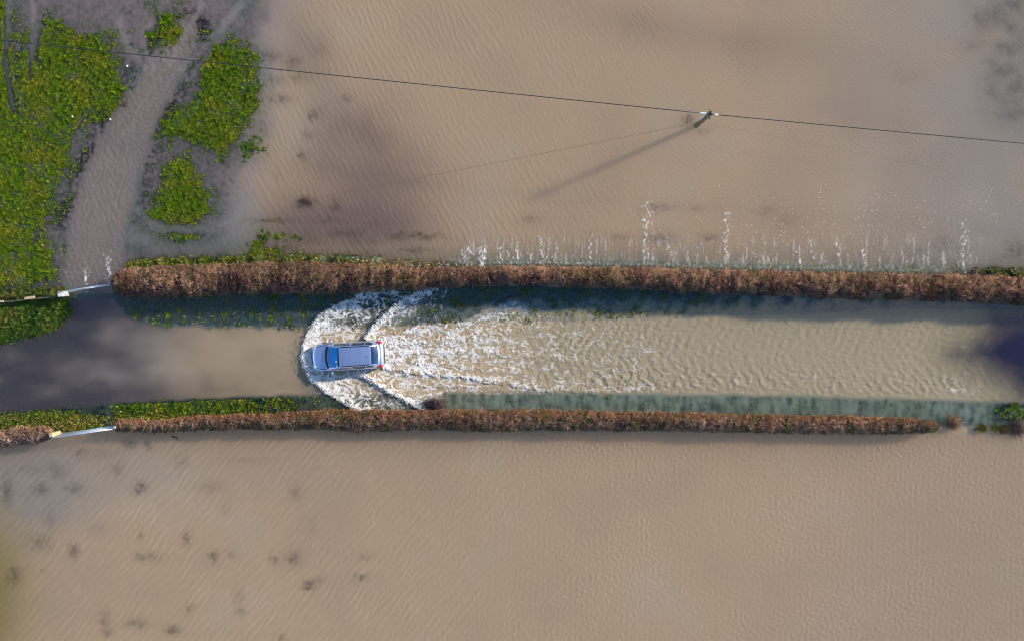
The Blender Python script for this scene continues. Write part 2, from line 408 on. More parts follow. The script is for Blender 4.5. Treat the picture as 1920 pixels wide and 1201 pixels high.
    bed = mixc(bed, (0.018, 0.036, 0.150), darkR * lane)  # navy sky reflection painted into the tarmac colour at the right end
    k = lerp(k, kl, lane)
    # silt bleeding out over the verges behind the car
    bleed = vtop * (1 - lane) * ss(780, 1000, X) * (1 - ss(0, 40, np.abs(Y - np.clip(Y, rt, rb)) + 16 * n25)) * (1 - darkR)
    k = k + bleed * 9
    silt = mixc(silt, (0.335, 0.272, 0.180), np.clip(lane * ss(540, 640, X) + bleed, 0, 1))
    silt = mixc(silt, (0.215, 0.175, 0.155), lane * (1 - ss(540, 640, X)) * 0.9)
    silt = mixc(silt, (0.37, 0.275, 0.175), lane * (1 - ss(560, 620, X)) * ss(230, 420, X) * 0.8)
    silt = mixc(silt, (0.40, 0.285, 0.165), np.clip(blob(X, Y, 640, 630, 60, 22) + blob(X, Y, 735, 725, 50, 20) + 0.7 * blob(X, Y, 720, 620, 40, 14) + 0.6 * blob(X, Y, 820, 690, 120, 40), 0, 1) * 0.8)
    # bay in front of the upper gate
    bay = blob(X, Y, 180, 560, 34, 26)
    E = lerp(E, -0.20, np.clip(bay, 0, 1)); k = lerp(k, 2.0, np.clip(bay * 1.3, 0, 1)); veg = veg * (1 - np.clip(bay * 1.5, 0, 1))
    # hedge feet
    hu = ss(-3, 4, Y - hut) * ss(-3, 4, hub - Y) * (X > 208)
    hlt = np.interp(X, *HL_T); hlb = np.interp(X, *HL_B)
    hl = ss(-3, 4, Y - hlt) * ss(-3, 4, hlb - Y) * (X > 214) * (X < 1762)
    hw = ss(-3, 4, Y - np.interp(X, *HW_T)) * ss(-3, 4, np.interp(X, *HW_B) - Y) * (X < 95)
    hh = np.clip(hu + hl + hw, 0, 1)
    E = lerp(E, 0.04 + 0.05 * n9, hh)
    bed = mixc(bed, (0.040, 0.030, 0.024), hh)
    veg = veg * (1 - hh * 0.7)
    # grass fringe on the field side of the upper hedge
    fr = np.exp(-((Y - hut + 6 + 3 * n25) / 8.5) ** 2) * (X > 236)
    fgrow = np.clip((1 - ss(760, 860, X)) + 0.75 * ss(1815, 1850, X) + 0.35 * ss(1600, 1700, X), 0, 1)
    E = lerp(E, 0.06 + 0.06 * n9, np.clip(fr * fgrow * 1.4, 0, 1) * (0.6 + ss(-0.2, 0.2, n25)))
    E = lerp(E, -0.05 + 0.07 * n9, np.clip(fr * (1 - fgrow), 0, 1))
    veg = np.maximum(veg, fr * np.clip(fgrow * (0.9 + n25) + 0.30 + 0.5 * n9, 0, 1) * 0.9)
    dry = np.maximum(dry, fr * (0.15 + 0.75 * ss(660, 720, X) * (1 - ss(1830, 1850, X)) + 0.3 * ss(0, 0.4, n25)))
    fr2 = np.exp(-((Y - 553 + 0.06 * X) / 7.0) ** 2) * (X < 122)
    veg = np.maximum(veg, fr2 * 0.9); E = lerp(E, 0.04, np.clip(fr2, 0, 1))
    dry = np.maximum(dry, fr2 * 0.35)
    dry = np.maximum(dry, 0.07 * west)
    dry = np.maximum(dry, vbot * ss(765, 790, Y) * 0.45)
    # rough ground far outside the picture stays under water
    o.update(E=E, k=np.maximum(k, 0.2), silt=silt, bed=bed, veg=np.clip(veg, 0, 1), dry=np.clip(dry, 0, 1), lane=lane, west=west, trk=trk, up=up, low=low, inl=inl, vtop=vtop, vbot=vbot, darkR=darkR, bank=bank, lump=n9)
    return o

# ------------------------------------------------------------------ ground and road bed
def axis(lo, hi, step, far, fine=()):
    """coordinates from lo..hi at the given step (finer inside fine ranges), growing out to +-far"""
    c = [lo]
    while c[-1] < hi:
        st = step
        for a, b, s in fine:
            if a <= c[-1] < b: st = s
        c.append(c[-1] + st)
    g = step; up_ = [c[-1]]
    while up_[-1] < far:
        g *= 1.35; up_.append(up_[-1] + g)
    g = step; dn = [c[0]]
    while dn[-1] > -far:
        g *= 1.35; dn.append(dn[-1] - g)
    return np.array(dn[:0:-1] + c + up_[1:], np.float32)

def grid(xs, ys):
    gx, gy = np.meshgrid(xs, ys)
    nx, ny = len(xs), len(ys)
    i = np.arange(nx * ny, dtype=np.int32).reshape(ny, nx)
    f = np.stack([i[:-1, :-1], i[:-1, 1:], i[1:, 1:], i[1:, :-1]], -1).reshape(-1, 4)
    return gx.ravel(), gy.ravel(), f

def sub_mesh(name, v, f, mat, cols, floats=None):
    used = np.unique(f)
    re = np.full(len(v), -1, np.int32); re[used] = np.arange(len(used))
    return np_mesh(name, v[used], re[f], mat, None, {n: c[used] for n, c in cols.items()}, {n: c[used] for n, c in (floats or {}).items()}, True)

M_BED = attr_mat('bed_mud', 'col', 0.75, 9.0, 0.30, 0.6)
M_ROAD = attr_mat('wet_tarmac', 'col', 0.45, 22.0, 0.22, 0.3)
gx, gy, gf = grid(axis(-36, 36, 0.10, 700), axis(-23, 23, 0.10, 700))
X, Y = to_px(gx, gy)
s = site(X, Y)
gv = np.stack([gx, gy, s['E']], 1)
fl = s['lane'][gf].mean(1) > 0.55
tag(sub_mesh('ground', gv, gf[~fl], M_BED, {'col': s['bed']}), kind='structure')
tag(sub_mesh('road', gv, gf[fl], M_ROAD, {'col': s['bed']}), kind='structure')
del gv, gf

# ------------------------------------------------------------------ flood water with the car's wake
m, nt, p = new_mat('silty_water')
ND, LK = nt.nodes, nt.links
a_s = ND.new('ShaderNodeAttribute'); a_s.attribute_name = 'silt'
a_m = ND.new('ShaderNodeAttribute'); a_m.attribute_name = 'murk'
a_f = ND.new('ShaderNodeAttribute'); a_f.attribute_name = 'foam'
tc = ND.new('ShaderNodeTexCoord')
nz = ND.new('ShaderNodeTexNoise'); nz.inputs['Scale'].default_value = 5.0; nz.inputs['Detail'].default_value = 4
LK.new(tc.outputs['Object'], nz.inputs['Vector'])
bp = ND.new('ShaderNodeBump'); bp.inputs['Strength'].default_value = 0.16; bp.inputs['Distance'].default_value = 0.05
LK.new(nz.outputs['Fac'], bp.inputs['Height'])
mc = ND.new('ShaderNodeMix'); mc.data_type = 'RGBA'
mc.inputs['B'].default_value = (0.77, 0.745, 0.70, 1)
LK.new(a_f.outputs['Fac'], mc.inputs['Factor']); LK.new(a_s.outputs['Color'], mc.inputs['A'])
LK.new(mc.outputs['Result'], p.inputs['Base Color'])
p.inputs['Roughness'].default_value = 0.55
p.inputs['Specular IOR Level'].default_value = 0.0
LK.new(bp.outputs[0], p.inputs['Normal'])
iv = ND.new('ShaderNodeMath'); iv.operation = 'MULTIPLY_ADD'; iv.inputs[1].default_value = -1; iv.inputs[2].default_value = 1
a_c = ND.new('ShaderNodeAttribute'); a_c.attribute_name = 'clear'
im = ND.new('ShaderNodeMath'); im.operation = 'MULTIPLY'
LK.new(a_f.outputs['Fac'], iv.inputs[0]); LK.new(iv.outputs[0], im.inputs[0]); LK.new(a_c.outputs['Fac'], im.inputs[1])
LK.new(im.outputs[0], p.inputs['Subsurface Weight'])
p.subsurface_method = 'BURLEY'; p.inputs['Subsurface Radius'].default_value = (6.0, 5.4, 4.8); p.inputs['Subsurface Scale'].default_value = 1.0
tr = ND.new('ShaderNodeBsdfTransparent'); tr.inputs[0].default_value = (0.64, 0.85, 0.98, 1)
mx = ND.new('ShaderNodeMath'); mx.operation = 'MAXIMUM'
LK.new(a_m.outputs['Fac'], mx.inputs[0]); LK.new(a_f.outputs['Fac'], mx.inputs[1])
m1 = ND.new('ShaderNodeMixShader')
LK.new(mx.outputs[0], m1.inputs[0]); LK.new(tr.outputs[0], m1.inputs[1]); LK.new(p.outputs[0], m1.inputs[2])
gl = ND.new('ShaderNodeBsdfGlossy'); gl.inputs['Roughness'].default_value = 0.08
LK.new(bp.outputs[0], gl.inputs['Normal'])
fr = ND.new('ShaderNodeFresnel'); fr.inputs['IOR'].default_value = 1.33
LK.new(bp.outputs[0], fr.inputs['Normal'])
m2 = ND.new('ShaderNodeMixShader')
LK.new(fr.outputs[0], m2.inputs[0]); LK.new(m1.outputs[0], m2.inputs[1]); LK.new(gl.outputs[0], m2.inputs[2])
LK.new(m2.outputs[0], ND['Material Output'].inputs['Surface'])
M_WATER = m

wx, wy, wf = grid(axis(-35, 35, 0.066, 700, [(-14, 9, 0.042)]), axis(-22.5, 22.5, 0.066, 700, [(-6.2, 3.0, 0.042)]))
X, Y = to_px(wx, wy)
s = site(X, Y)
D = np.clip(-s['E'], 0, 3)
murk = 1 - np.exp(-D * s['k'])
silt = s['silt'].copy()
foam = np.zeros(len(X), np.float32)
h = np.zeros(len(X), np.float32)

# wind ripples: crests lean differently over each field
def ripple(ang, lam, spread, seed, n=22):
    """sum of short wave trains around one direction (ang: across the crests, image axes)"""
    g = np.random.default_rng(seed)
    t = np.zeros(X.shape, np.float32)
    wxp = X + 9 * noise(X / 90, Y / 90, seed); wyp = Y + 9 * noise(X / 90 + 31, Y / 90, seed)
    for i in range(n):
        a = R(ang + g.normal(0, spread)); l = lam * math.exp(g.normal(0, 0.28))
        t += (l / lam) * np.sin((wxp * math.cos(a) + wyp * math.sin(a)) * (6.2832 / l) + g.uniform(0, 6.283))
    t /= math.sqrt(n / 2)
    return np.tanh(t * 0.8) * 1.1 + 0.12 * t * t
gust = 3.4 + 1.9 * fbm(X / 210, Y / 150, 40, 2)
rA = ripple(-30, 8.6, 12, 41, 34); rB = ripple(-62, 7.0, 26, 43, 34); rC = ripple(44, 12.0, 9, 45, 34); rD = ripple(20, 7.2, 36, 47, 34); rE = ripple(-50, 7.6, 40, 49, 34)
fU = ss(700, 1500, X)
hu_ = (lerp(rA, rB, fU) * 0.85 + 0.20 * rD) * lerp(0.0046, 0.0040, fU)
fL = ss(500, 1500, X)
hl_ = lerp(rC, 0.6 * rD + 0.7 * rE, fL) * lerp(0.0070, 0.0056, fL) + 0.15 * rE * 0.004
calm = np.clip(s['inl'] * (1 - ss(560, 700, X)) + s['west'] * 0.65 * (1 - s['trk']) + 0.5 * s['bank'], 0, 1)
h += (hu_ * s['up'] + hl_ * s['low']) * gust * (1 - 0.85 * calm)
h += s['trk'] * 0.060 * (noise(X / 7, Y / 7, 52) + 0.7 * noise(X / 3.5, Y / 3.5, 53)) * s['up']
h += s['inl'] * (1 - ss(560, 640, X)) * 0.0016 * noise(X / 12, Y / 10, 54)
chev = np.sin((X * 0.55 + np.abs(Y - 462) * 1.0) / 3.1 + 3 * noise(X / 30, Y / 30, 55)) * blob(X, Y, 350, 468, 120, 14)
h += 0.008 * chev

# noise shared by all white water
wq = 9
jx = X + wq * noise(X / 21, Y / 17, 61) + 3 * noise(X / 7, Y / 7, 62)
jy = Y + wq * noise(X / 21 + 40, Y / 17, 63) + 3 * noise(X / 7 + 40, Y / 7, 64)
zone = (X > 540) & (X < 1900) & (Y > 525) & (Y < 790)
zi = np.where(zone)[0]
xz, yz = X[zi], Y[zi]
def ridged(a, sx, sy, seed):
    st = 1 + 0.6 * ss(740, 950, X[a])
    return 1 - np.abs(noise(jx[a] / (sx * st), jy[a] / sy, seed)) * 2.2
r1 = ridged(zi, 15, 9, 65); r2 = ridged(zi, 7, 4.6, 67); r3 = ridged(zi, 3.2, 2.4, 69)
rx_ = jx[zi] - 620; ry_ = (jy[zi] - 667) * 1.15
rad_ = np.hypot(rx_, ry_); vn_ = ry_ / (0.55 + np.maximum(rx_, 40) / 210)
pol = 1 - np.abs(noise(rad_ / 19, vn_ / 5.2, 106)) * 2.2        # feathered strands fanning out from the car
pol2 = 1 - np.abs(noise(rad_ / 9 + 7, vn_ / 3.0, 107)) * 2.2
fan = ss(715, 780, xz)
t_ = (0.50 * r1 + 0.32 * r2 + 0.18 * r3) * (1 - 0.55 * fan) + (0.34 * pol + 0.22 * pol2) * fan + 0.13 * noise(jx[zi] / 34, jy[zi] / 20, 74)
rank = np.empty(len(zi), np.float32); rank[np.argsort(t_)] = np.linspace(0, 1, len(zi))
jag = 5.0 * noise(xz / 13, yz / 13, 71) + 3.5 * noise(xz / 5, yz / 5, 72) + 2.0 * noise(xz / 2.6, yz / 2.6, 73)
F = np.zeros(len(zi), np.float32); HZ = np.zeros(len(zi), np.float32); MK = np.zeros(len(zi), np.float32)

def arm(pts, side, amp, f0, f1, decay, lead=2.2, tail=16, fade=(0.8, 1.0), plateau=10, mk=1.0, js=1.0):
    global F, HZ, MK
    d, t, sg = line_d(xz, yz, pts, 120)
    d = np.where((t < 0.0008) & (sg * side > 0), 200, d * sg * side + jag * js)
    am = lerp(amp[0], amp[1], t); ff = lerp(f0, f1, t) * (1 - ss(fade[0], fade[1], t) * 0.8)
    lo = d < 0
    HZ = np.maximum(HZ, am * np.where(lo, np.exp(-(d / 4.0) ** 2), np.exp(-np.maximum(d - 3, 0) / tail)))
    F = np.maximum(F, ff * np.where(lo, np.exp(-(d / lead) ** 2), np.exp(-np.maximum(d - plateau, 0) / decay)) * (d < 120))
    MK = np.maximum(MK, mk * np.where(lo, np.exp(-(d / 3.0) ** 2), np.exp(-np.maximum(d - 25, 0) / 45)) * (1 - ss(0.55, 1.0, t) * 0.6) * (d < 120))

bow_up = [(567, 672), (569, 650), (575, 632), (588, 607), (597, 595), (612, 585), (628, 573), (645, 568), (658, 562), (667, 568), (669, 553), (682, 546), (722, 539)]
bow_dn = [(567, 668), (573, 690), (585, 712), (605, 728), (620, 738), (640, 750), (660, 763), (678, 771)]
arm_up = [(684, 636), (695, 617), (710, 600), (725, 590), (740, 573), (762, 557), (785, 548), (812, 539)]
arm_dn = [(668, 696), (690, 709), (715, 725), (740, 739), (765, 752), (792, 767)]
wake_up = [(712, 636), (750, 623), (780, 613), (812, 607), (850, 609), (872, 602), (905, 585), (945, 566), (968, 557)]
wake_dn = [(716, 694), (760, 699), (850, 706), (930, 716), (1020, 733), (1080, 737)]
arm(bow_up, 1, (0.15, 0.12), 1.0, 0.86, 30, plateau=13, fade=(0.9, 1.3))
arm(bow_dn, -1, (0.15, 0.15), 1.0, 0.92, 34, plateau=15, fade=(0.95, 1.2))
arm(arm_up, 1, (0.26, 0.14), 0.97, 0.74, 18, plateau=5, fade=(0.85, 1.2))
arm(arm_dn, -1, (0.24, 0.14), 0.98, 0.85, 15, plateau=5, fade=(0.95, 1.3))
arm(wake_up, 1, (0.12, 0.10), 0.88, 0.12, 12, plateau=3, fade=(0.55, 0.9))
arm(wake_dn, 1, (0.03, 0.03), 0.80, 0.25, 9, plateau=2, fade=(0.5, 1.0), mk=0)
arm(wake_dn, -1, (0.10, 0.05), 0.70, 0.35, 12, plateau=2, fade=(0.6, 1.0))
for pts_, sd_, a0, f0_, f1_ in (([(716, 648), (770, 640), (840, 634), (930, 622), (1010, 612)], 1, .11, .92, .25), ([(718, 660), (790, 660), (880, 656), (980, 664), (1060, 672)], 1, .08, .86, .22),
                              ([(718, 676), (790, 680), (880, 690), (1000, 706)], -1, .08, .88, .25), ([(716, 690), (770, 698), (850, 705), (930, 716), (1020, 731), (1120, 735)], -1, .13, .97, .40),
                              ([(722, 642), (760, 630), (800, 616), (850, 612)], 1, .11, .95, .5), ([(745, 722), (800, 722), (880, 724), (970, 731)], -1, .07, .75, .4), ([(660, 612), (690, 596), (716, 580)], 1, .06, .7, .4), ([(628, 714), (660, 730), (700, 752), (740, 764)], -1, .08, .8, .5)):
    arm(pts_, sd_, (a0, a0 * 0.5), f0_, f1_, 7, lead=2.5, tail=9, fade=(0.75, 1.1), plateau=2, mk=0, js=1.25)
# broken water behind the car
wk = ss(-6, 10, poly_in(xz, yz, [(706, 636), (750, 624), (780, 615), (850, 610), (905, 586), (960, 562), (1100, 604), (1300, 628), (1300, 733), (1100, 738), (1010, 732), (930, 717), (850, 707), (715, 695)]) + jag)
Fw = np.interp(xz, [700, 760, 850, 940, 1000, 1100, 1250, 1300], [0.86, 0.74, 0.60, 0.46, 0.33, 0.21, 0.10, 0])
Fw = Fw * lerp(1.0, 0.55, ss(905, 1000, xz) * (1 - ss(585, 640, yz)))
F = np.maximum(F, wk * Fw * (0.8 + 0.5 * noise(xz / 40, yz / 26, 75)))
sp = ss(-4, 10, poly_in(xz, yz, [(690, 705), (715, 694), (850, 706), (930, 717), (1010, 732), (1110, 740), (900, 742), (840, 735), (800, 766), (742, 742)]) + jag)
F = np.maximum(F, sp * np.interp(xz, [690, 800, 900, 1000, 1110], [0.40, 0.45, 0.34, 0.24, 0.10]))
bowm = ss(-4, 6, poly_in(xz, yz, bow_up + [(830, 545), (830, 772)] + bow_dn[::-1]) + jag)
mid = bowm * np.maximum(blob(xz, yz, 640, 620, 45, 34), blob(xz, yz, 650, 715, 45, 30))
F = np.maximum(F, mid * 0.60)
# wisps over the dark verge
F = np.maximum(F, bowm * blob(xz, yz, 735, 572, 95, 42) * 0.46)
F = np.maximum(F, bowm * blob(xz, yz, 735, 752, 60, 14) * 0.42)
# glints painted as foam on the settling wake, crest line along the lower side
F = np.maximum(F, (blob(xz, yz, 1000, 640, 130, 40) * 0.24 + blob(xz, yz, 1080, 728, 170, 7) * 0.38 + blob(xz, yz, 1280, 622, 130, 30) * 0.05))
F = np.maximum(F, ss(0.25, 0.5, noise(xz / 26, yz / 12, 77)) * 0.33 * blob(xz, yz, 1805, 640, 55, 15))
F = np.maximum(F, 0.16 * blob(xz, yz, 1810, 730, 60, 10))
fm = ss(1 - F - 0.10, 1 - F + 0.18, rank) * ss(0.02, 0.10, F)
streak = ss(0.35, 0.75, F)
fm = fm * lerp(0.80, 1.0, streak) * (1 - 0.35 * ss(820, 1060, xz)) * (0.85 + 0.5 * noise(xz / 16, yz / 12, 78))
fine = noise(xz / 3.2, yz / 3.2, 79)
fm = np.clip(fm * (0.98 + 0.45 * fine), 0, 1)
foam[zi] = fm
rough = np.clip(F * 1.2 + wk * 0.45, 0, 1)
h[zi] += HZ * (0.8 + 0.25 * fine) + rough * 0.36 * (0.055 * noise(jx[zi] / 15, jy[zi] / 12, 81) + 0.035 * fan * wk * (pol - 0.6) + 0.018 * fan * wk * pol2 + 0.030 * noise(jx[zi] / 7, jy[zi] / 6, 83) + 0.016 * (r2 - 0.5) + 0.030 * fine) + fm * 0.012
murk[zi] = np.maximum(murk[zi], np.clip(MK * 0.62 + wk * 0.9 * (xz < 1000) + sp * 0.75, 0, 0.95))
mkt = np.clip(MK + wk + sp, 0, 1) * (1 - ss(900, 1050, xz)) * (1 - s['vtop'][zi] * 0.6)
silt[zi] = mixc(silt[zi], (0.40, 0.30, 0.19), mkt * 0.8)
# turbulent lane behind: rolling ripples, then dimples along the near side
beh = s['inl'] * ss(900, 1050, X) * (1 - s['darkR']) * ss(-14, 14, Y - np.interp(X, *ROAD_T) + 10) * ss(-4, 8, np.interp(X, *ROAD_B) - Y)
h += 0.62 * beh * (0.040 * noise(X / 11, Y / 9, 84) + 0.030 * noise(X / 5.5, Y / 5, 85) + 0.022 * np.sin((X * 0.9 - np.abs(Y - 668) * 0.55 + 14 * noise(X / 60, Y / 40, 99)) / 2.6) * (0.5 + noise(X / 30, Y / 18, 100)))
dim = beh * np.exp(-((Y - 712) / 24) ** 2) * (1 - ss(1840, 1890, X)) * ss(1000, 1200, X)
dn = noise(jx / 11, jy / 8, 86)
h += dim * 0.080 * np.maximum(dn, -0.2)
foam = np.maximum(foam, dim * 0.55 * ss(0.42, 0.62, dn))
# ripple rings where the wake runs out at the right
rr = np.hypot((X - 1790), (Y - 600) * 1.25) + 5 * noise(X / 20, Y / 20, 87)
h += 0.012 * np.sin(rr / 2.4) * blob(X, Y, 1815, 640, 60, 32)
# --- jets running through the foot of the hedge into the field
JET = [(824, 490, 506, .9, 4), (872, 466, 500, .8, 5), (884, 455, 478, .9, 6), (900, 462, 500, 1, 10), (905, 470, 498, .9, 8), (937, 456, 496, .8, 4), (950, 460, 498, .75, 4), (972, 448, 496, .9, 4), (992, 462, 496, .7, 5),
       (1017, 440, 496, .9, 4), (1027, 455, 494, .7, 3), (1049, 474, 498, .6, 3), (1106, 440, 496, .85, 4), (1118, 470, 496, .5, 5), (1145, 464, 492, .4, 7), (1208, 372, 494, .8, 9), (1222, 420, 470, .35, 8), (1255, 446, 488, .7, 4),
       (1285, 460, 488, .4, 3), (1297, 440, 488, .5, 3), (1360, 385, 496, .75, 8), (1432, 440, 498, .6, 5), (1448, 452, 500, .6, 3), (1500, 468, 502, .9, 7), (1526, 455, 500, .7, 4), (1548, 470, 502, .3, 5), (1575, 448, 505, .8, 5), (1590, 480, 508, .7, 4),
       (1620, 462, 510, .95, 5), (1660, 460, 506, .35, 4), (1690, 476, 506, .3, 4), (1726, 470, 508, .35, 4), (1771, 470, 510, .7, 4), (1806, 415, 512, .8, 7), (1815, 440, 490, .5, 5), (163, 505, 536, .9, 5), (206, 480, 532, .9, 5), (160, 540, 556, .5, 5)]
jr = np.random.default_rng(5)
for q_ in range(46):
    xj = jr.uniform(860, 1800); JET.append((xj, np.interp(xj, *HU_T) - jr.uniform(14, 44), np.interp(xj, *HU_T) - 4, jr.uniform(0.35, 0.75), jr.uniform(2.5, 6)))
for jx0, y0, y1, w, wd in JET:
    a = np.where((np.abs(X - jx0) < 44) & (Y > y0 - 40) & (Y < y1 + 8))[0]
    x = X[a]; y = Y[a]
    t = np.clip((y1 - y) / (y1 - y0), 0, 1.6)
    cxl = jx0 + 9 * noise(y / 14, np.full_like(y, jx0), 88) + 6 * noise(y / 5, np.full_like(y, jx0), 89) + 6 * (t ** 1.3) * math.sin(jx0)
    wid = wd * (0.45 + 0.75 * np.minimum(t, 1)) + 1.5 * noise(x / 4, y / 4, 90)
    body = np.exp(-((x - cxl) / np.maximum(wid, 0.8)) ** 2) * ss(y0 - 14, y0 + 10, y) * ss(y1 + 6, y1 - 2, y)
    cov = body * w * (1 - 0.35 * np.minimum(t, 1))
    rn = noise(x / 3.6, y / 6.5, 91) + 0.6 * noise(x / 2.2, y / 3.0, 92)
    f_ = ss(0.34, 0.80, cov * (0.66 + 0.18 * (jx0 < 1060)) + 0.75 * rn)
    foam[a] = np.maximum(foam[a], f_ * np.clip(0.55 + 0.5 * cov, 0, 0.95))
    h[a] += cov * (0.04 + 0.03 * rn)
stri = s['up'] * ss(370, 470, Y) * ss(820, 900, X) * (1 - ss(1800, 1880, X))
h += stri * 0.022 * (noise(X / 4.2, Y / 34, 108) + 0.6 * noise(X / 2.6, Y / 16, 109))
foam = np.maximum(foam, stri * ss(425, 480, Y) * 0.42 * ss(0.16, 0.55, noise(X / 5.5, Y / 36, 110) + 0.45 * noise(X / 2.6, Y / 7, 111)))
# thin sheet of white water right at the hedge foot, and small white flecks scattered over the field
hut = np.interp(X, *HU_T)
sheet = np.exp(-((Y - hut + 8 + 3 * noise(X / 12, X * 0, 98)) / 6.5) ** 2) * ss(820, 870, X) * (1 - ss(1780, 1820, X)) * s['up']
silt = mixc(silt, (0.33, 0.38, 0.30), np.clip(sheet * 0.9, 0, 1)); murk = np.maximum(murk, sheet * 0.55)
foam = np.maximum(foam, sheet * 0.6 * ss(0.0, 0.45, noise(X / 5, Y / 7, 93) + 0.4 * noise(X / 2.6, Y / 3, 94)))
fl_a = ss(900, 1500, X) * (blob(X, Y, 1500, 420, 520, 75) + 0.35 * ss(1350, 1800, X) * blob(X, Y, 1750, 300, 260, 120)) * s['up']
fl_n = noise(X / 3.1, Y / 3.1, 95) + 0.15 * noise(X / 40, Y / 60, 96)
foam = np.maximum(foam, ss(0.52, 0.70, fl_n + 0.12 * fl_a) * np.clip(fl_a, 0, 1) * 0.6)
h += fl_a * 0.008 * noise(X / 4.5, Y / 9, 97)

wv = np.stack([wx, wy, h], 1)
band = np.zeros(len(X), np.float32)
band[zi] = np.maximum(F, HZ * 4)
wake_f = (band[wf].mean(1) > 0.22) & (X[wf].mean(1) < 1100)
inl_ = ss(-4, 4, Y - np.interp(X, *HU_T)) * ss(-4, 4, np.interp(X, [-200, 212, 660, 1764, 2300], [812, 806, 806, 812, 830]) - Y)
clear = 0.76 * (1 - inl_ * ss(470, 530, X) * (1 - 0.5 * ss(1150, 1450, X)))
fld = (1 - inl_)[:, None]
silt = silt * (1 + fld * (np.array([0.945, 0.900, 0.835], np.float32) - 1)) * (1 + (1 - fld) * (np.array([1.0, 1.0, 0.95], np.float32) - 1))
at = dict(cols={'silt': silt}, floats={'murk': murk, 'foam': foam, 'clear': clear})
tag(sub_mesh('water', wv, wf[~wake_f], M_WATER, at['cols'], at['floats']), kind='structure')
tag(sub_mesh('wake_foam', wv, wf[wake_f], M_WATER, at['cols'], at['floats']), 'churning white bow wave and wake thrown up around the silver car', 'wake', kind='stuff')
del wv, wf

# ------------------------------------------------------------------ droplets thrown off the wave fronts
def tri_prism(P, Dv, L, r, rbase=1.0):
    """tapered three-sided twigs: base points P, directions Dv, lengths L, radii r"""
    n = len(P)
    Dv = Dv / np.linalg.norm(Dv, axis=1, keepdims=True)
    ref = np.where(np.abs(Dv[:, 2:3]) < 0.9, np.array([[0, 0, 1.0]]), np.array([[1.0, 0, 0]]))
    a = np.cross(Dv, ref); a /= np.linalg.norm(a, axis=1, keepdims=True)
    b = np.cross(Dv, a)
    v = np.empty((n, 4, 3), np.float32)
    for i in range(3):
        t = i * 2.0944
        v[:, i] = P + (a * math.cos(t) + b * math.sin(t)) * r[:, None]
    v[:, 3] = P + Dv * L[:, None]
    base = np.arange(n, dtype=np.int32)[:, None] * 4
    f = np.concatenate([base + np.array([[0, 1, 3]]), base + np.array([[1, 2, 3]]), base + np.array([[2, 0, 3]])])
    return v.reshape(-1, 3), f

def blades(P, az, tilt, L, wd, bend=0.35):
    """grass blades and leaves: a bent pointed leaf of two triangles folded at the rib"""
    n = len(P)
    d = np.stack([np.cos(az) * np.sin(tilt), np.sin(az) * np.sin(tilt), np.cos(tilt)], 1)
    s_ = np.stack([-np.sin(az), np.cos(az), np.zeros(n)], 1)
    midp = P + d * (L * 0.5)[:, None]
    tip = P + d * L[:, None] - np.array([0, 0, 1]) * (L * bend * np.sin(tilt))[:, None]
    v = np.empty((n, 4, 3), np.float32)
    v[:, 0] = P; v[:, 1] = midp + s_ * wd[:, None] * .5; v[:, 2] = tip; v[:, 3] = midp - s_ * wd[:, None] * .5
    base = np.arange(n, dtype=np.int32)[:, None] * 4
    f = np.concatenate([base + np.array([[0, 1, 2]]), base + np.array([[0, 2, 3]])])
    return v.reshape(-1, 3), f

M_SPRAY = plain('water_drops', (0.80, 0.81, 0.82), 0.25, 0, 0.05)
pts, rad = [], []
for line, w in ((bow_up, 1.0), (bow_dn, 1.0), (arm_up, .7), (arm_dn, .7)):
    q = np.array(line, float)
    for i in range(len(q) - 1):
        L = np.hypot(*(q[i + 1] - q[i]))
        n = int(L * 5 * w)
        t = rng.random((n, 1))
        pp = q[i] + (q[i + 1] - q[i]) * t + rng.normal(0, 2.6, (n, 2))
        for (a, b) in pp:
            z = 0.12 + abs(rng.normal(0, 0.16))
            pts.append(px(a, b, z)); rad.append(0.010 + 0.022 * rng.random() ** 2)
pts = np.array(pts); rad = np.array(rad)
oc = np.array([(1, 0, 0), (-1, 0, 0), (0, 1, 0), (0, -1, 0), (0, 0, 1), (0, 0, -1)], np.float32)
of = np.array([(0, 2, 4), (2, 1, 4), (1, 3, 4), (3, 0, 4), (2, 0, 5), (1, 2, 5), (3, 1, 5), (0, 3, 5)], np.int32)
v = (pts[:, None, :] + oc[None] * rad[:, None, None]).reshape(-1, 3)
f = (np.arange(len(pts), dtype=np.int32)[:, None, None] * 6 + of[None]).reshape(-1, 3)
tag(np_mesh('spray', v, f, M_SPRAY), 'fine white droplets flung off the edges of the bow wave', 'spray', kind='stuff')

# ------------------------------------------------------------------ grass
M_GRASS = attr_mat('grass_blades', 'col', 0.55)
def scatter(n, x0, x1, y0, y1, dens=1.0):
    Xs = rng.uniform(x0, x1, n).astype(np.float32); Ys = rng.uniform(y0, y1, n).astype(np.float32)
    q = site(Xs, Ys)
    keep = rng.random(n) < q['veg'] * dens
    return Xs[keep], Ys[keep], {kk: vv[keep] for kk, vv in q.items()}

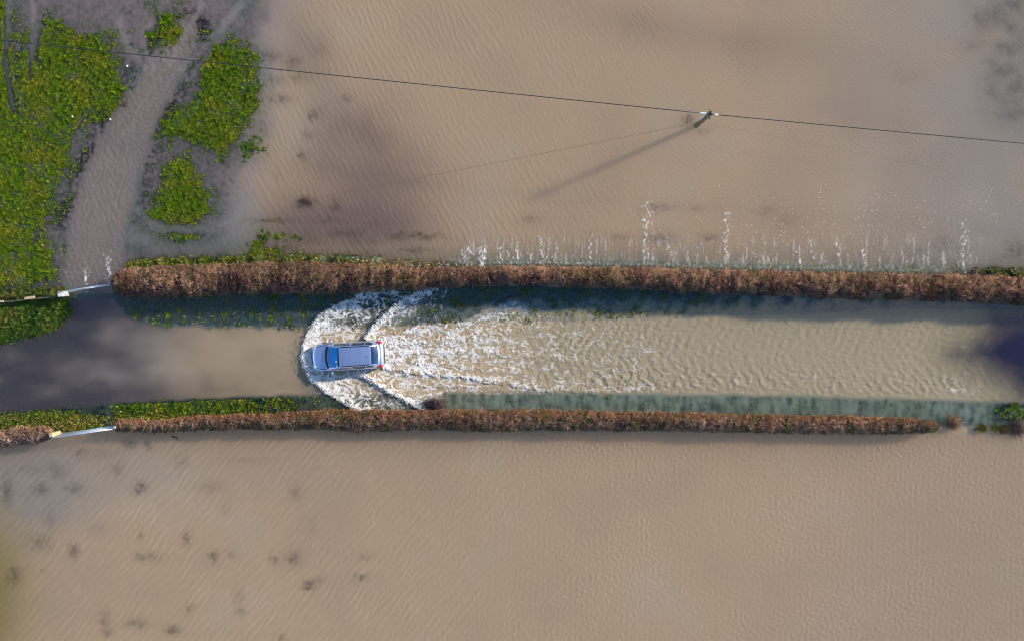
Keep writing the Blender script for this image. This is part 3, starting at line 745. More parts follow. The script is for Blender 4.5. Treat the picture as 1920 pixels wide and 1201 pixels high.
def grass_mesh(name, Xs, Ys, q, L0, L1, W0, W1, palette, label):
    n = len(Xs)
    cl = noise(Xs / 7, Ys / 7, 101) + 0.6 * noise(Xs / 18, Ys / 18, 102)
    c2 = noise(Xs / 45, Ys / 45, 103) + 0.5 * noise(Xs / 12, Ys / 12, 104)
    L = (L0 + (L1 - L0) * rng.random(n)) * np.clip(1 + 0.9 * cl, 0.5, 1.8)
    wd = W0 + (W1 - W0) * rng.random(n)
    az = rng.uniform(0, 6.283, n); tilt = np.clip(rng.normal(1.0, 0.28, n), 0.15, 1.5)
    P = np.stack([(Xs - 960) * S, (600.5 - Ys) * S, np.maximum(q['E'], -0.05) - 0.02 + np.clip(cl + .2, -.1, 1) * 0.09 * q['veg']], 1)
    v, f = blades(P, az, tilt, L, wd)
    a, b, c, d = (np.array(z) for z in palette)        # deep, mid, yellow, straw
    t = rng.random(n)
    col = a + (b - a) * ss(-0.5, 0.5, cl + 0.5 * (t - .5))[:, None]
    col = col + (c - col) * (ss(-0.05, 0.5, c2 + 0.5 * (rng.random(n) - .5)) * 0.75)[:, None]
    isd = rng.random(n) < q['dry']
    col[isd] = d * (0.7 + 0.6 * rng.random((isd.sum(), 1)))
    col *= (0.60 + 0.75 * rng.random((n, 1)))
    br = rng.random(n) < 0.04
    col[br] = np.array((0.16, 0.12, 0.05)) * (0.6 + 0.8 * rng.random((br.sum(), 1)))
    o = np_mesh(name, v, f, M_GRASS, None, {'col': np.repeat(col, 4, 0)})
    return tag(o, label, 'grass', kind='stuff')

PAL = ((0.075, 0.170, 0.004), (0.175, 0.290, 0.006), (0.310, 0.300, 0.012), (0.42, 0.30, 0.13))
Xs, Ys, q = scatter(800000, -70, 600, -60, 560)
grass_mesh('grass', Xs, Ys, q, 0.08, 0.20, 0.018, 0.042, PAL, 'bright green pasture grass standing clear of the flood in the upper corner')
Xs, Ys, q = scatter(260000, 225, 2010, 470, 620)
grass_mesh('verge_grass', Xs, Ys, q, 0.10, 0.26, 0.025, 0.055, ((0.055, 0.10, 0.008), (0.17, 0.23, 0.012), (0.36, 0.31, 0.03), (0.52, 0.37, 0.17)), 'grass along both feet of the tall upper hedge, partly drowned')
Xs, Ys, q = scatter(60000, -60, 140, 540, 660)
grass_mesh('verge_grass', Xs, Ys, q, 0.14, 0.34, 0.020, 0.045, ((0.045, 0.11, 0.022), (0.115, 0.21, 0.03), (0.28, 0.26, 0.045), (0.42, 0.31, 0.13)), 'long green verge grass below the low timber fence')
Xs, Ys, q = scatter(130000, -60, 2000, 730, 815)
grass_mesh('verge_grass', Xs, Ys, q, 0.10, 0.24, 0.030, 0.065, ((0.045, 0.105, 0.006), (0.13, 0.23, 0.010), (0.29, 0.28, 0.02), (0.36, 0.24, 0.08)), 'grass on the verge in front of the low lower hedge')

# ------------------------------------------------------------------ hedges
M_TWIG = attr_mat('hedge_twigs', 'col', 0.75)
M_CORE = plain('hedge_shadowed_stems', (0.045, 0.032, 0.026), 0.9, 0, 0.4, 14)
def hedge(label, top, bot, x0, x1, h0, n_tw, n_lf, pal, leafpal, seed, straw_n=0.0):
    root = empty('hedge', px((x0 + x1) / 2, (np.interp((x0 + x1) / 2, *top) + np.interp((x0 + x1) / 2, *bot)) / 2, 0))
    off = np.array(root.location)
    g = np.random.default_rng(seed)
    def hgt(Xs):
        return h0 * (1 + 0.24 * noise(Xs / 75, Xs * 0 + .37, seed) + 0.10 * noise(Xs / 23, Xs * 0 + .61, seed + 1) + 0.10 * noise(Xs / 7, Xs * 0 + .21, seed + 11))
    def pts(n, shell):
        Xs = g.uniform(x0, x1, n)
        tp = np.interp(Xs, *top); bt = np.interp(Xs, *bot)
        vv = g.beta(0.8, 0.8, n)
        if shell: zt = np.where(g.random(n) < 0.75, g.uniform(0.80, 1.0, n), g.uniform(0.1, 0.85, n))
        else: zt = g.uniform(0.05, 0.9, n)
        rnd = 1 - 0.46 * (np.abs(vv - 0.5) * 2) ** 2.2
        z = hgt(Xs) * zt * rnd
        edge = (1.6 + 2.5 * (h0 < 1.2)) * noise(Xs / 9, vv * 2.2, seed + 2) + 1.6 * g.normal(0, 1, n) * (g.random(n) < .3) + 4.2 * noise(Xs / 30, np.full(n, 0.7), seed + 3)
        Ys = tp + (bt - tp) * vv + edge
        f = (H - z) / H
        P = np.stack([(NX + (Xs - NX) * f - 960) * S, (600.5 - (NY + (Ys - NY) * f)) * S, z], 1)
        return Xs, Ys, vv, zt, P
    # inner mass of stems: a lumpy body that stops the light
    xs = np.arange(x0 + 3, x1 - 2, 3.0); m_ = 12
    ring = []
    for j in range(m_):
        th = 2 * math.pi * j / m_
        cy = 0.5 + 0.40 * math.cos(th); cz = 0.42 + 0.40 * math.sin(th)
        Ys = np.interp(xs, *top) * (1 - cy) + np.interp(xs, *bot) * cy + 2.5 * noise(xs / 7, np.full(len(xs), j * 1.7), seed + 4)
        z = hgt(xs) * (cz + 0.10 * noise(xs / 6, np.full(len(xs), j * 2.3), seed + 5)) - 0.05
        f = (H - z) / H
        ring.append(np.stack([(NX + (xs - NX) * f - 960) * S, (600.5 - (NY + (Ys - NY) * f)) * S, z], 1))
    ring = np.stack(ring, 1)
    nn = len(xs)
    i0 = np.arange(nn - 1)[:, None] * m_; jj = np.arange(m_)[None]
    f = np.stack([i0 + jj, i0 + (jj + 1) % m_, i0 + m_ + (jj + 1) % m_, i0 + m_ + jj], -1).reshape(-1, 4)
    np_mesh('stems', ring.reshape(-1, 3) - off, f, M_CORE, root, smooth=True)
    Xs, Ys, vv, zt, P = pts(int(n_tw * 1.7), True)
    cl_ = noise(Xs / 3.4, Ys / 3.4, seed + 12) + 0.7 * noise(Xs / 12, Ys / 12, seed + 13)
    kp = g.random(len(Xs)) < np.clip(0.62 + 1.5 * cl_, 0.10, 1) * (1 - 0.55 * (x1 < 1900) * ss(1560, 1760, Xs))
    Xs, Ys, vv, zt, P, cl_ = Xs[kp], Ys[kp], vv[kp], zt[kp], P[kp], cl_[kp]; n_tw = len(Xs)
    P[:, 2] += 0.15 * np.clip(cl_, -0.6, 0.6)
    out = (vv - 0.5) * 2
    Dv = np.stack([g.normal(0, 0.75, n_tw), -out * 0.5 + g.normal(0, 0.6, n_tw), 0.35 + np.abs(g.normal(0, 0.6, n_tw))], 1)
    L = g.uniform(0.10, 0.34, n_tw) * np.where(g.random(n_tw) < 0.06, 2.1, 1.0) * (1 + 0.5 * ss(0.1, 0.5, noise(Xs / 34, Ys / 60, seed + 16))); r = g.uniform(0.007, 0.017, n_tw)
    tv, tf = tri_prism(P - Dv / np.linalg.norm(Dv, axis=1, keepdims=True) * (L * 0.5)[:, None] - off, Dv, L, r)
    p1 = ss(-0.5, 0.5, noise(Xs / 42, Ys / 30, seed + 6) + 0.6 * noise(Xs / 13, Ys / 13, seed + 7) + 0.4 * (g.random(n_tw) - 0.5))
    A, B, C_, Dk = (np.array(c) for c in pal)
    col = A + (B - A) * p1[:, None]
    pale = g.random(n_tw) < 0.09
    zone_ = ss(-0.35, 0.35, noise(Xs / 130, Ys / 60, seed + 14) + 0.5 * noise(Xs / 28, Ys / 20, seed + 15))
    col = col * (1.05 + 0.55 * zone_[:, None]) * np.array([1, 1 - 0.06, 1 - 0.10])
    col[pale] = C_ * (0.6 + 0.7 * g.random((pale.sum(), 1)))
    if straw_n:
        nb = g.random(n_tw) < straw_n * (1 - ss(0.1, 0.55, vv + 0.12 * noise(Xs / 16, Ys / 40, seed + 8)))
        col[nb] = Dk * (0.6 + 0.8 * g.random((nb.sum(), 1)))
    col *= (0.28 + 1.25 * g.random((n_tw, 1)) ** 1.6)
    np_mesh('twigs', tv, tf, M_TWIG, root, {'col': np.repeat(col, 4, 0)})
    Xs, Ys, vv, zt, P = pts(n_lf, True)
    pk = noise(Xs / 24, Ys / 18, seed + 9) + 0.6 * noise(Xs / 80, Ys / 80, seed + 10)
    kp = g.random(n_lf) < np.clip(0.12 + 1.3 * pk + 0.35 * ss(.55, .9, vv) * (straw_n > .3), 0, 1)
    P = P[kp]; n2 = len(P)
    lv, lf = blades(P - off + np.array([0, 0, 0.03]), g.uniform(0, 6.283, n2), g.uniform(0.5, 1.5, n2), g.uniform(0.05, 0.13, n2), g.uniform(0.03, 0.07, n2))
    lc = np.array(leafpal)[g.integers(0, len(leafpal), n2)] * (0.6 + 0.8 * g.random((n2, 1)))
    np_mesh('leaves', lv, lf, M_GRASS, root, {'col': np.repeat(lc, 4, 0)})
    return tag(root, label, 'hedge', 'flailed hedges along the flooded lane')

LEAF = [(0.10, 0.11, 0.02), (0.07, 0.09, 0.02), (0.16, 0.13, 0.03), (0.05, 0.07, 0.02)]
hedge('long tall reddish brown hedge between the lane and the upper field', HU_T, HU_B, 212, 2250, 1.95, 150000, 60000,
      ((0.175, 0.080, 0.062), (0.38, 0.225, 0.140), (0.62, 0.50, 0.42), (0.40, 0.25, 0.13)), LEAF, 300, 0.22)
hedge('low rusty bracken-edged hedge between the lane and the lower field', HL_T, HL_B, 216, 1761, 1.2, 85000, 50000,
      ((0.215, 0.120, 0.085), (0.40, 0.250, 0.170), (0.62, 0.50, 0.42), (0.42, 0.19, 0.08)), LEAF, 330, 0.6)
hedge('short low hedge end left of the lower gate', HW_T, HW_B, -150, 95, 0.95, 26000, 5000,
      ((0.28, 0.165, 0.135), (0.45, 0.30, 0.23), (0.60, 0.48, 0.42), (0.45, 0.24, 0.10)), LEAF, 360, 0.4)

# ------------------------------------------------------------------ bmesh-free solid helpers (boxes, tubes, lofts)
class MB:
    def __init__(s): s.v = []; s.f = []
    def add(s, v, f):
        b = len(s.v); s.v += [tuple(q) for q in v]; s.f += [tuple(b + i for i in q) for q in f]; return s
    def bar(s, a, b, w, t, up=(0, 0, 1)):
        """rectangular bar from a to b, w wide across, t thick along up, ends slightly chamfered"""
        a, b, up = Vector(a), Vector(b), Vector(up)
        d = (b - a).normalized(); x = d.cross(up).normalized(); z = x.cross(d).normalized()
        ch = min(w, t) * 0.12; v = []
        for q, e in ((a, 0.85), (a + d * ch, 1), (b - d * ch, 1), (b, 0.85)):
            for sx, sz in ((-1, -1), (1, -1), (1, 1), (-1, 1)):
                v.append(q + x * (sx * w / 2 * e) + z * (sz * t / 2 * e))
        f = [(3, 2, 1, 0), (12, 13, 14, 15)]
        for k_ in range(3):
            for j in range(4):
                f.append((k_ * 4 + j, k_ * 4 + (j + 1) % 4, k_ * 4 + 4 + (j + 1) % 4, k_ * 4 + 4 + j))
        return s.add(v, f)
    def tube(s, pts, rad, n=10):
        pts = [Vector(q) for q in pts]
        if not hasattr(rad, '__len__'): rad = [rad] * len(pts)
        v = []; f = []
        for i, q in enumerate(pts):
            d = (pts[min(i + 1, len(pts) - 1)] - pts[max(i - 1, 0)]).normalized()
            x = d.cross(Vector((0, 0, 1)) if abs(d.z) < 0.9 else Vector((1, 0, 0))).normalized(); y = d.cross(x)
            for j in range(n):
                t = 6.2831853 * j / n
                v.append(q + (x * math.cos(t) + y * math.sin(t)) * rad[i])
        for i in range(len(pts) - 1):
            for j in range(n):
                f.append((i * n + j, i * n + (j + 1) % n, i * n + n + (j + 1) % n, i * n + n + j))
        f.append(tuple(range(n - 1, -1, -1))); f.append(tuple((len(pts) - 1) * n + j for j in range(n)))
        return s.add(v, f)
    def ell(s, c, r, rz=0.0, n=14, m_=9):
        v = []; f = []; c = Vector(c)
        for i in range(m_ + 1):
            ph = math.pi * i / m_
            for j in range(n):
                t = 6.2831853 * j / n
                x, y, z = r[0] * math.sin(ph) * math.cos(t), r[1] * math.sin(ph) * math.sin(t), r[2] * math.cos(ph)
                v.append(c + Vector((x * math.cos(rz) - y * math.sin(rz), x * math.sin(rz) + y * math.cos(rz), z)))
        for i in range(m_):
            for j in range(n):
                f.append((i * n + j, i * n + n + j, i * n + n + (j + 1) % n, i * n + (j + 1) % n))
        return s.add(v, f)
    def build(s, name, mat, parent=None, smooth=False, sub=0):
        me = bpy.data.meshes.new(name)
        me.from_pydata(s.v, [], s.f); me.update()
        if smooth: me.polygons.foreach_set('use_smooth', np.ones(len(me.polygons), bool))
        me.materials.append(mat)
        o = bpy.data.objects.new(name, me); COL.objects.link(o)
        if parent: o.parent = parent
        if sub:
            md = o.modifiers.new('smooth', 'SUBSURF'); md.levels = sub; md.render_levels = sub
        return o

# ------------------------------------------------------------------ gates, posts, timber fence
M_GALV = plain('galvanised_steel', (0.62, 0.64, 0.66), 0.42, 0.55, 0.12, 30)
M_OAK = plain('pale_timber', (0.46, 0.36, 0.20), 0.8, 0, 0.25, 18, 0.3)
M_GREYW = plain('bleached_timber', (0.62, 0.58, 0.52), 0.8, 0, 0.2, 18, 0.3)
M_DARKW = plain('dark_wet_timber', (0.10, 0.075, 0.06), 0.7, 0, 0.35, 16, 0.3)
def field_gate(label, A, B, top, lean=0.0):
    """A, B: photo pixels of the ends of the top bar, which is at height top"""
    a, b = px(A[0], A[1], top), px(B[0], B[1], top)
    base = Vector((a.x, a.y, 0))
    L = (b - a).length; ang = math.atan2(b.y - a.y, b.x - a.x)
    g = empty('field_gate', base, ang)
    zs = [top, top - 0.17, top - 0.34, top - 0.52, top - 0.72, top - 0.94, top - 1.16]
    y_ = lambda z: (z - top) * lean
    MB().tube([(0, y_(zs[-1]), zs[-1]), (0, 0, top), ], 0.032).tube([(L, y_(zs[-1]), zs[-1]), (L, 0, top)], 0.032).tube([(-0.02, 0, top), (L + 0.02, 0, top)], 0.034).build('frame', M_GALV, g, True)
    for z in zs[1:]:
        MB().tube([(0.02, y_(z), z), (L - 0.02, y_(z), z)], 0.021, 8).build('bar', M_GALV, g, True)
    MB().bar((0.05, y_(zs[-1]) - 0.034, zs[-1]), (L * 0.5, y_(top) - 0.034, top - 0.03), 0.012, 0.05, (0, 1, 0)).build('brace', M_GALV, g)
    MB().bar((L - 0.05, y_(zs[-1]) - 0.034, zs[-1]), (L * 0.5, y_(top) - 0.034, top - 0.03), 0.012, 0.05, (0, 1, 0)).build('brace', M_GALV, g)
    MB().tube([(-0.09, 0, top - 0.12), (0.03, 0, top - 0.12)], 0.02, 8).build('hinge', M_GALV, g, True)
    MB().tube([(-0.09, 0, top - 0.9), (0.03, y_(top - .9), top - 0.9)], 0.02, 8).build('hinge', M_GALV, g, True)
    return tag(g, label, 'gate', 'metal field gates of the lane')
field_gate('thin blue grey metal gate between the timber fence and the tall hedge', (110, 547.5), (206, 533), 1.05)
field_gate('silver metal bar gate with visible bars before the lower field', (98, 820), (211, 803.5), 1.15, -0.10)

def post(label, X, Y, w, hgt, mat, rz, group='gate posts'):
    b = px(X, Y, hgt); b.z = 0
    o = MB().bar((0, 0, -0.4), (0, 0, hgt), w, w, (0, 1, 0)).build('gate_post', mat)
    o.location = b; o.rotation_euler = (0, 0, rz)
    return tag(o, label, 'post', group)
post('square pale yellow timber post at the hinge end of the lower gate', 95, 815, 0.24, 1.30, M_OAK, R(8))
post('small brown timber post at the latch end of the lower gate', 214, 800.5, 0.15, 1.25, M_OAK, R(8))
post('thick bleached white timber post at the left end of the upper gate', 112, 552, 0.30, 1.0, M_GREYW, R(8))
post('slim dark timber post against the end of the tall hedge', 209, 532.5, 0.13, 1.1, M_DARKW, R(8))
# low timber fence running off to the left
r_ = empty('timber_fence', px(60, 558, 0))
o_ = r_.location.copy()
def lp(X, Y, z): return px(X, Y, z) - o_
MB().bar(lp(-120, 579, 0.55), lp(118, 554.5, 0.55), 0.05, 0.16).build('rail', M_DARKW, r_)
MB().bar(lp(-120, 580, 0.25), lp(118, 555, 0.25), 0.05, 0.16).build('rail', M_DARKW, r_)
for X0 in (-100, -48, 4, 56, 106):
    MB().bar(lp(X0, 566.5 - 0.105 * X0, -0.3), lp(X0, 566 - 0.105 * X0, 0.66), 0.11, 0.09, (0, 1, 0)).build('post', M_DARKW, r_)
pb = MB().bar(lp(46, 559.5, 0.66), lp(65, 557, 0.66), 0.16, 0.05).build('board', M_OAK, r_); pb['label'] = 'pale board laid on the rail'
pb = MB().bar(lp(-14, 566.5, 0.66), lp(7, 564.5, 0.66), 0.12, 0.05).build('board', M_OAK, r_); pb['label'] = 'pale board laid on the rail'
tag(r_, 'low dark timber rail fence with pale boards along the left verge', 'fence')

# ------------------------------------------------------------------ utility pole and lines
M_POLE = plain('creosoted_pole', (0.20, 0.145, 0.065), 0.8, 0, 0.45, 9, 0.4)
M_CABLE = plain('black_cable', (0.018, 0.018, 0.022), 0.6, 0, 0.2)
M_PORC = plain('white_porcelain', (0.80, 0.80, 0.80), 0.25, 0, 0.05)
M_IRON = plain('dark_iron', (0.05, 0.055, 0.05), 0.5, 0.6, 0.3)
pb_ = px(1305, 236, 0); PH = 4.9
pole = empty('utility_pole', pb_)
MB().tube([(0, 0, -0.9), (0, 0, 0), (0, 0, 2.4), (0, 0, PH)], [0.165, 0.155, 0.135, 0.115], 16).build('shaft', M_POLE, pole, True)
MB().tube([(0, 0, PH - 0.02), (0, 0, PH + 0.03), (0, 0, PH + 0.06)], [0.135, 0.14, 0.04], 16).build('cap', M_IRON, pole, True)
cdir = (px(1920, 268, 4.7) - px(0, 75, 4.7)); cdir.z = 0; cdir.normalize()
for sgn in (-1, 1):
    a = cdir * (0.13 * sgn) + Vector((0, 0, PH - 0.18)); b = cdir * (0.24 * sgn) + Vector((0, 0, PH - 0.18)); c = cdir * (0.62 * sgn if sgn < 0 else 0.50) + Vector((0, 0, PH - 0.20))
    MB().tube([a, b], 0.022, 8).build('bracket', M_IRON, pole, True)
    pp = [b + (c - b) * (i / 8) for i in range(9)]
    MB().tube(pp, [0.03, 0.06, 0.04, 0.06, 0.04, 0.06, 0.04, 0.055, 0.025], 12).build('insulator', M_PORC, pole, True)
MB().tube([(-0.10, 0.03, 1.2), (-0.15, 0.04, 3.6)], 0.03, 8).build('conduit', M_PORC, pole, True)
MB().bar((-0.17, 0.05, 2.6), (-0.17, 0.05, 2.9), 0.10, 0.02, (1, 0, 0)).build('sign_plate', M_PORC, pole)
MB().bar((0.0, -0.30, PH - 0.42), (0.0, 0.34, PH - 0.42), 0.07, 0.07).build('crossarm', M_POLE, pole)
tag(pole, 'weathered brown wooden pole with white insulators standing in flood water', 'utility pole')

def cable(name, P0, P1, sag, r, mat, label, group=None, ext=0.0):
    P0, P1 = Vector(P0), Vector(P1)
    n = 48; pts_ = []
    for i in range(n + 1):
        t = i / n
        q = P0.lerp(P1, t); q.z -= sag * 4 * t * (1 - t)
        pts_.append(q - P0)
    o = MB().tube(pts_, r, 6).build(name, mat, None, True)
    o.location = P0
    return tag(o, label, 'cable', group)
tl = pb_ + cdir * -0.62 + Vector((0, 0, PH - 0.2)); trr = pb_ + cdir * 0.50 + Vector((0, 0, PH - 0.2))
el = px(0, 75, 4.55); er = px(1920, 268, 4.6)
dl = (el - tl); dr = (er - trr)
cable('overhead_cable', tl, tl + dl * 1.35, 0.15, 0.026, M_CABLE, 'black overhead cable from the pole across the grass to the left', 'overhead cable spans')
cable('overhead_cable', trr, trr + dr * 2.0, 0.2, 0.026, M_CABLE, 'black overhead cable from the pole out to the right', 'overhead cable spans')
M_WIRE = plain('rusty_wire', (0.13, 0.085, 0.06), 0.7, 0.2, 0.3)
cable('stay_wire', pb_ + Vector((-0.13, 0.02, 1.3)), px(572, 376, -0.05), 0.05, 0.010, M_WIRE, 'thin rusty wire running down left from pole to dark debris', 'thin wires from the pole')
cable('stay_wire', pb_ + Vector((0.13, 0.02, 1.3)), px(1960, 356, -0.02), 0.05, 0.0045, M_WIRE, 'thin rusty wire running down right from pole', 'thin wires from the pole')

# ------------------------------------------------------------------ shrubs, tussocks, drift wood, litter
def bush(name, label, cat, X, Y, rad, hgt, n, pal, group=None, leafy=False):
    b = px(X, Y, 0)
    P = np.stack([rng.normal(0, rad * 0.32, n), rng.normal(0, rad * 0.25, n), np.abs(rng.normal(0, hgt * 0.3, n))], 1)
    pal = np.array(pal)
    col = pal[rng.integers(0, len(pal), n)] * (0.6 + 0.8 * rng.random((n, 1)))
    if leafy:
        v, f = blades(P, rng.uniform(0, 6.283, n), rng.uniform(0.3, 1.3, n), rng.uniform(0.15, 0.38, n), rng.uniform(0.02, 0.05, n))
    else:
        v, f = tri_prism(P, np.stack([P[:, 0] * 2 + rng.normal(0, .3, n), P[:, 1] * 2 + rng.normal(0, .3, n), np.full(n, 0.55)], 1), rng.uniform(0.15, 0.5, n), rng.uniform(0.006, 0.014, n))
    o = np_mesh(name, v, f, M_TWIG, None, {'col': np.repeat(col, 4, 0)})
    o.location = b
    return tag(o, label, cat, group)
bush('shrub', 'purplish bare shrub at the edge of the wake by the low hedge', 'shrub', 816, 757, 0.75, 0.7, 900, [(0.09, 0.055, 0.07), (0.16, 0.11, 0.12), (0.05, 0.03, 0.04)], 'small shrubs beside the low hedge')
bush('shrub', 'reddish shrub standing in water just past the low hedge end', 'shrub', 1784, 791, 0.62, 0.6, 700, [(0.24, 0.12, 0.08), (0.32, 0.22, 0.10), (0.12, 0.07, 0.06)], 'small shrubs beside the low hedge')
bush('tussock', 'lone yellow green tussock beside a dark floating stick', 'tussock', 1839, 801, 0.36, 0.3, 260, [(0.22, 0.21, 0.03), (0.14, 0.16, 0.02), (0.30, 0.24, 0.06)], 'tussocks past the low hedge', True)
bush('tussock', 'smaller yellow tussock left of the straw coloured one', 'tussock', 1864, 801, 0.30, 0.3, 160, [(0.32, 0.24, 0.05), (0.22, 0.19, 0.03)], 'tussocks past the low hedge', True)
bush('tussock', 'wide straw coloured tussock nearest the right edge', 'tussock', 1880, 804, 0.42, 0.3, 420, [(0.38, 0.26, 0.07), (0.26, 0.17, 0.05), (0.12, 0.08, 0.06)], 'tussocks past the low hedge', True)
bush('shrub', 'dark purple low scrub in the lower right verge', 'shrub', 1906, 802, 0.8, 0.3, 700, [(0.09, 0.05, 0.06), (0.15, 0.10, 0.08)], 'small shrubs beside the low hedge')
bush('brushwood', 'dark tangle of drift twigs where the thin wire meets the water', 'debris', 575, 379, 0.6, 0.16, 160, [(0.03, 0.02, 0.025), (0.06, 0.045, 0.04)])
def stick(label, A, B, r):
    a, b = px(*A, 0.02), px(*B, 0.03)
    mid_ = a.lerp(b, 0.5) + Vector((0.05, 0.04, 0.02))
    o = MB().tube([(0, 0, 0), mid_ - a, b - a], [r, r * 0.8, r * 0.35], 7).tube([mid_ - a, (b - a) * 0.75 + Vector((0.14, 0.1, 0.05))], [r * 0.5, r * 0.2], 6).build('branch', M_DARKW, None, True)
    o.location = a
    return tag(o, label, 'branch', 'dark sticks lying in the flood water')
stick('thick dark stick floating below the left end of the low hedge', (322, 817), (334, 824), 0.06)
stick('fine forked twig alone in the lower left water', (77, 1066), (84, 1075), 0.022)
stick('dark stick lying against the lone yellow green tussock', (1826, 805), (1838, 803), 0.06)
stick('broken pale branch lying on top of the tall hedge', (452, 524), (466, 519), 0.03).data.materials[0] = M_GREYW
M_LIT = plain('white_plastic', (0.85, 0.86, 0.88), 0.4, 0, 0.06)
def litter(label, X, Y, r):
    Pn = px(X, Y, 0.10)
    mb = MB(); n = 9
    top = [(r * (0.7 + 0.5 * random.random()) * math.cos(6.283 * i / n), r * (0.7 + 0.5 * random.random()) * math.sin(6.283 * i / n), 0.03 * random.random()) for i in range(n)]
    v = top + [(x * 0.7, y * 0.7, 0.05 + 0.05 * random.random()) for x, y, z in top] + [(0, 0, 0.13), (0, 0, -0.03)]
    f = []
    for i in range(n):
        j = (i + 1) % n
        f += [(i, j, n + j, n + i), (n + i, n + j, 2 * n), (j, i, 2 * n + 1)]
    o = mb.add(v, f).build('litter', M_LIT)
    o.location = Pn
    return tag(o, label, 'litter', 'white scraps of litter in the grass')
litter('white scrap just under the cable at the grass edge', 239, 124, 0.075)
litter('white scrap on the mud at the inner edge of the big grass patch', 136, 219, 0.06)
litter('round white scrap beside the flooded track', 207, 224, 0.065)

# ------------------------------------------------------------------ the car
M_PAINT, nt, p = new_mat('silver_blue_paint')
p.inputs['Base Color'].default_value = (0.60, 0.66, 0.86, 1)
p.inputs['Metallic'].default_value = 0.85
p.inputs['Roughness'].default_value = 0.30
p.inputs['Coat Weight'].default_value = 0.6
p.inputs['Coat Roughness'].default_value = 0.04
fl_n = nt.nodes.new('ShaderNodeTexNoise'); fl_n.inputs['Scale'].default_value = 2.2
fl_r = nt.nodes.new('ShaderNodeMapRange'); fl_r.inputs[3].default_value = 0.24; fl_r.inputs[4].default_value = 0.36
nt.links.new(fl_n.outputs['Fac'], fl_r.inputs[0]); nt.links.new(fl_r.outputs[0], p.inputs['Roughness'])
M_GLASS = plain('tinted_glass', (0.010, 0.030, 0.075), 0.05, 0, 0.2, 3, spec=1.0)
M_WSCR = plain('sky_painted_screen_glass', (0.001, 0.19, 0.50), 0.05, 0, 0.15, 2, spec=1.0)  # blue sky reflection painted into the windscreen's base colour
M_BLACK = plain('black_plastic', (0.012, 0.012, 0.016), 0.5, 0, 0.2)
M_RED = plain('red_lamp_lens', (0.50, 0.012, 0.015), 0.15, 0, 0.1)
M_LAMP = plain('clear_lamp_lens', (0.55, 0.58, 0.62), 0.12, 0.3, 0.1)
M_TYRE = plain('tyre_rubber', (0.02, 0.02, 0.02), 0.8, 0, 0.2)
M_RIM = plain('alloy', (0.45, 0.45, 0.47), 0.3, 0.9, 0.1)
car_c = px(651, 668, 0.75)
car = empty('car', (car_c.x, car_c.y, -0.20), R(183.2))
car.rotation_euler = (R(1.5), R(0.5), R(183.2))
tag(car, 'silver blue estate car ploughing through the flooded lane', 'car')
# body shell: cross-sections from tail (-) to nose (+)
ST = [(-2.33, .60, .34, .66, .72), (-2.31, .76, .26, .78, .86), (-2.20, .84, .22, .90, .97), (-1.9, .885, .20, .93, 1.0), (-1.2, .90, .18, .93, .99), (-.4, .90, .18, .92, .98), (.5, .90, .18, .90, .96), (1.1, .90, .19, .87, .95),
      (1.45, .895, .20, .84, .935), (1.85, .875, .21, .79, .88), (2.12, .81, .23, .72, .80), (2.26, .69, .27, .64, .71), (2.33, .50, .34, .54, .58)]
mb = MB(); rows = []
for x, w, zb, zs, zt in ST:
    pr = [(0, zb), (.75 * w, zb), (.95 * w, zb + .07), (w, zb + .22), (w * .995, zs - .14), (w * .965, zs - .03), (w * .86, zs + .02), (w * .55, lerp(zs, zt, .72)), (0, zt)]
    bow = 0.0
    row = [(x - (0.10 * (y / w) ** 2 * (1 if x > 2 else 0) * w), -y, z) for y, z in pr[::-1]] + [(x - (0.10 * (y / w) ** 2 * (1 if x > 2 else 0) * w), y, z) for y, z in pr[1:-1]]
    rows.append(row)
n = len(rows[0]); v = [q for r in rows for q in r]; f = []
for i in range(len(rows) - 1):
    for j in range(n):
        f.append((i * n + j, i * n + (j + 1) % n, i * n + n + (j + 1) % n, i * n + n + j))
f.append(tuple(range(n - 1, -1, -1))); f.append(tuple((len(rows) - 1) * n + j for j in range(n)))
mb.add(v, f)
body = mb.build('body', M_PAINT, car, True, 2)
# bonnet creases
for sy in (-1, 1):
    MB().tube([(2.05, sy * .30, .825), (1.75, sy * .34, .893), (1.45, sy * .38, .925)], [.008, .018, .010], 8).build('bonnet_crease', M_PAINT, car, True)
M_SEAM = plain('panel_gap', (0.02, 0.022, 0.03), 0.7, 0, 0.2)
for sy in (-1, 1):
    MB().tube([(2.12, sy * .60, .765), (1.9, sy * .70, .815), (1.6, sy * .755, .862), (1.35, sy * .78, .895)], .012, 6).build('bonnet_gap', M_SEAM, car, True)
    for xd in (.98, -.10, -1.12):
        MB().tube([(xd, sy * .908, .45), (xd, sy * .905, .78), (xd - .02, sy * .875, .915)], .010, 6).build('door_gap', M_SEAM, car, True)
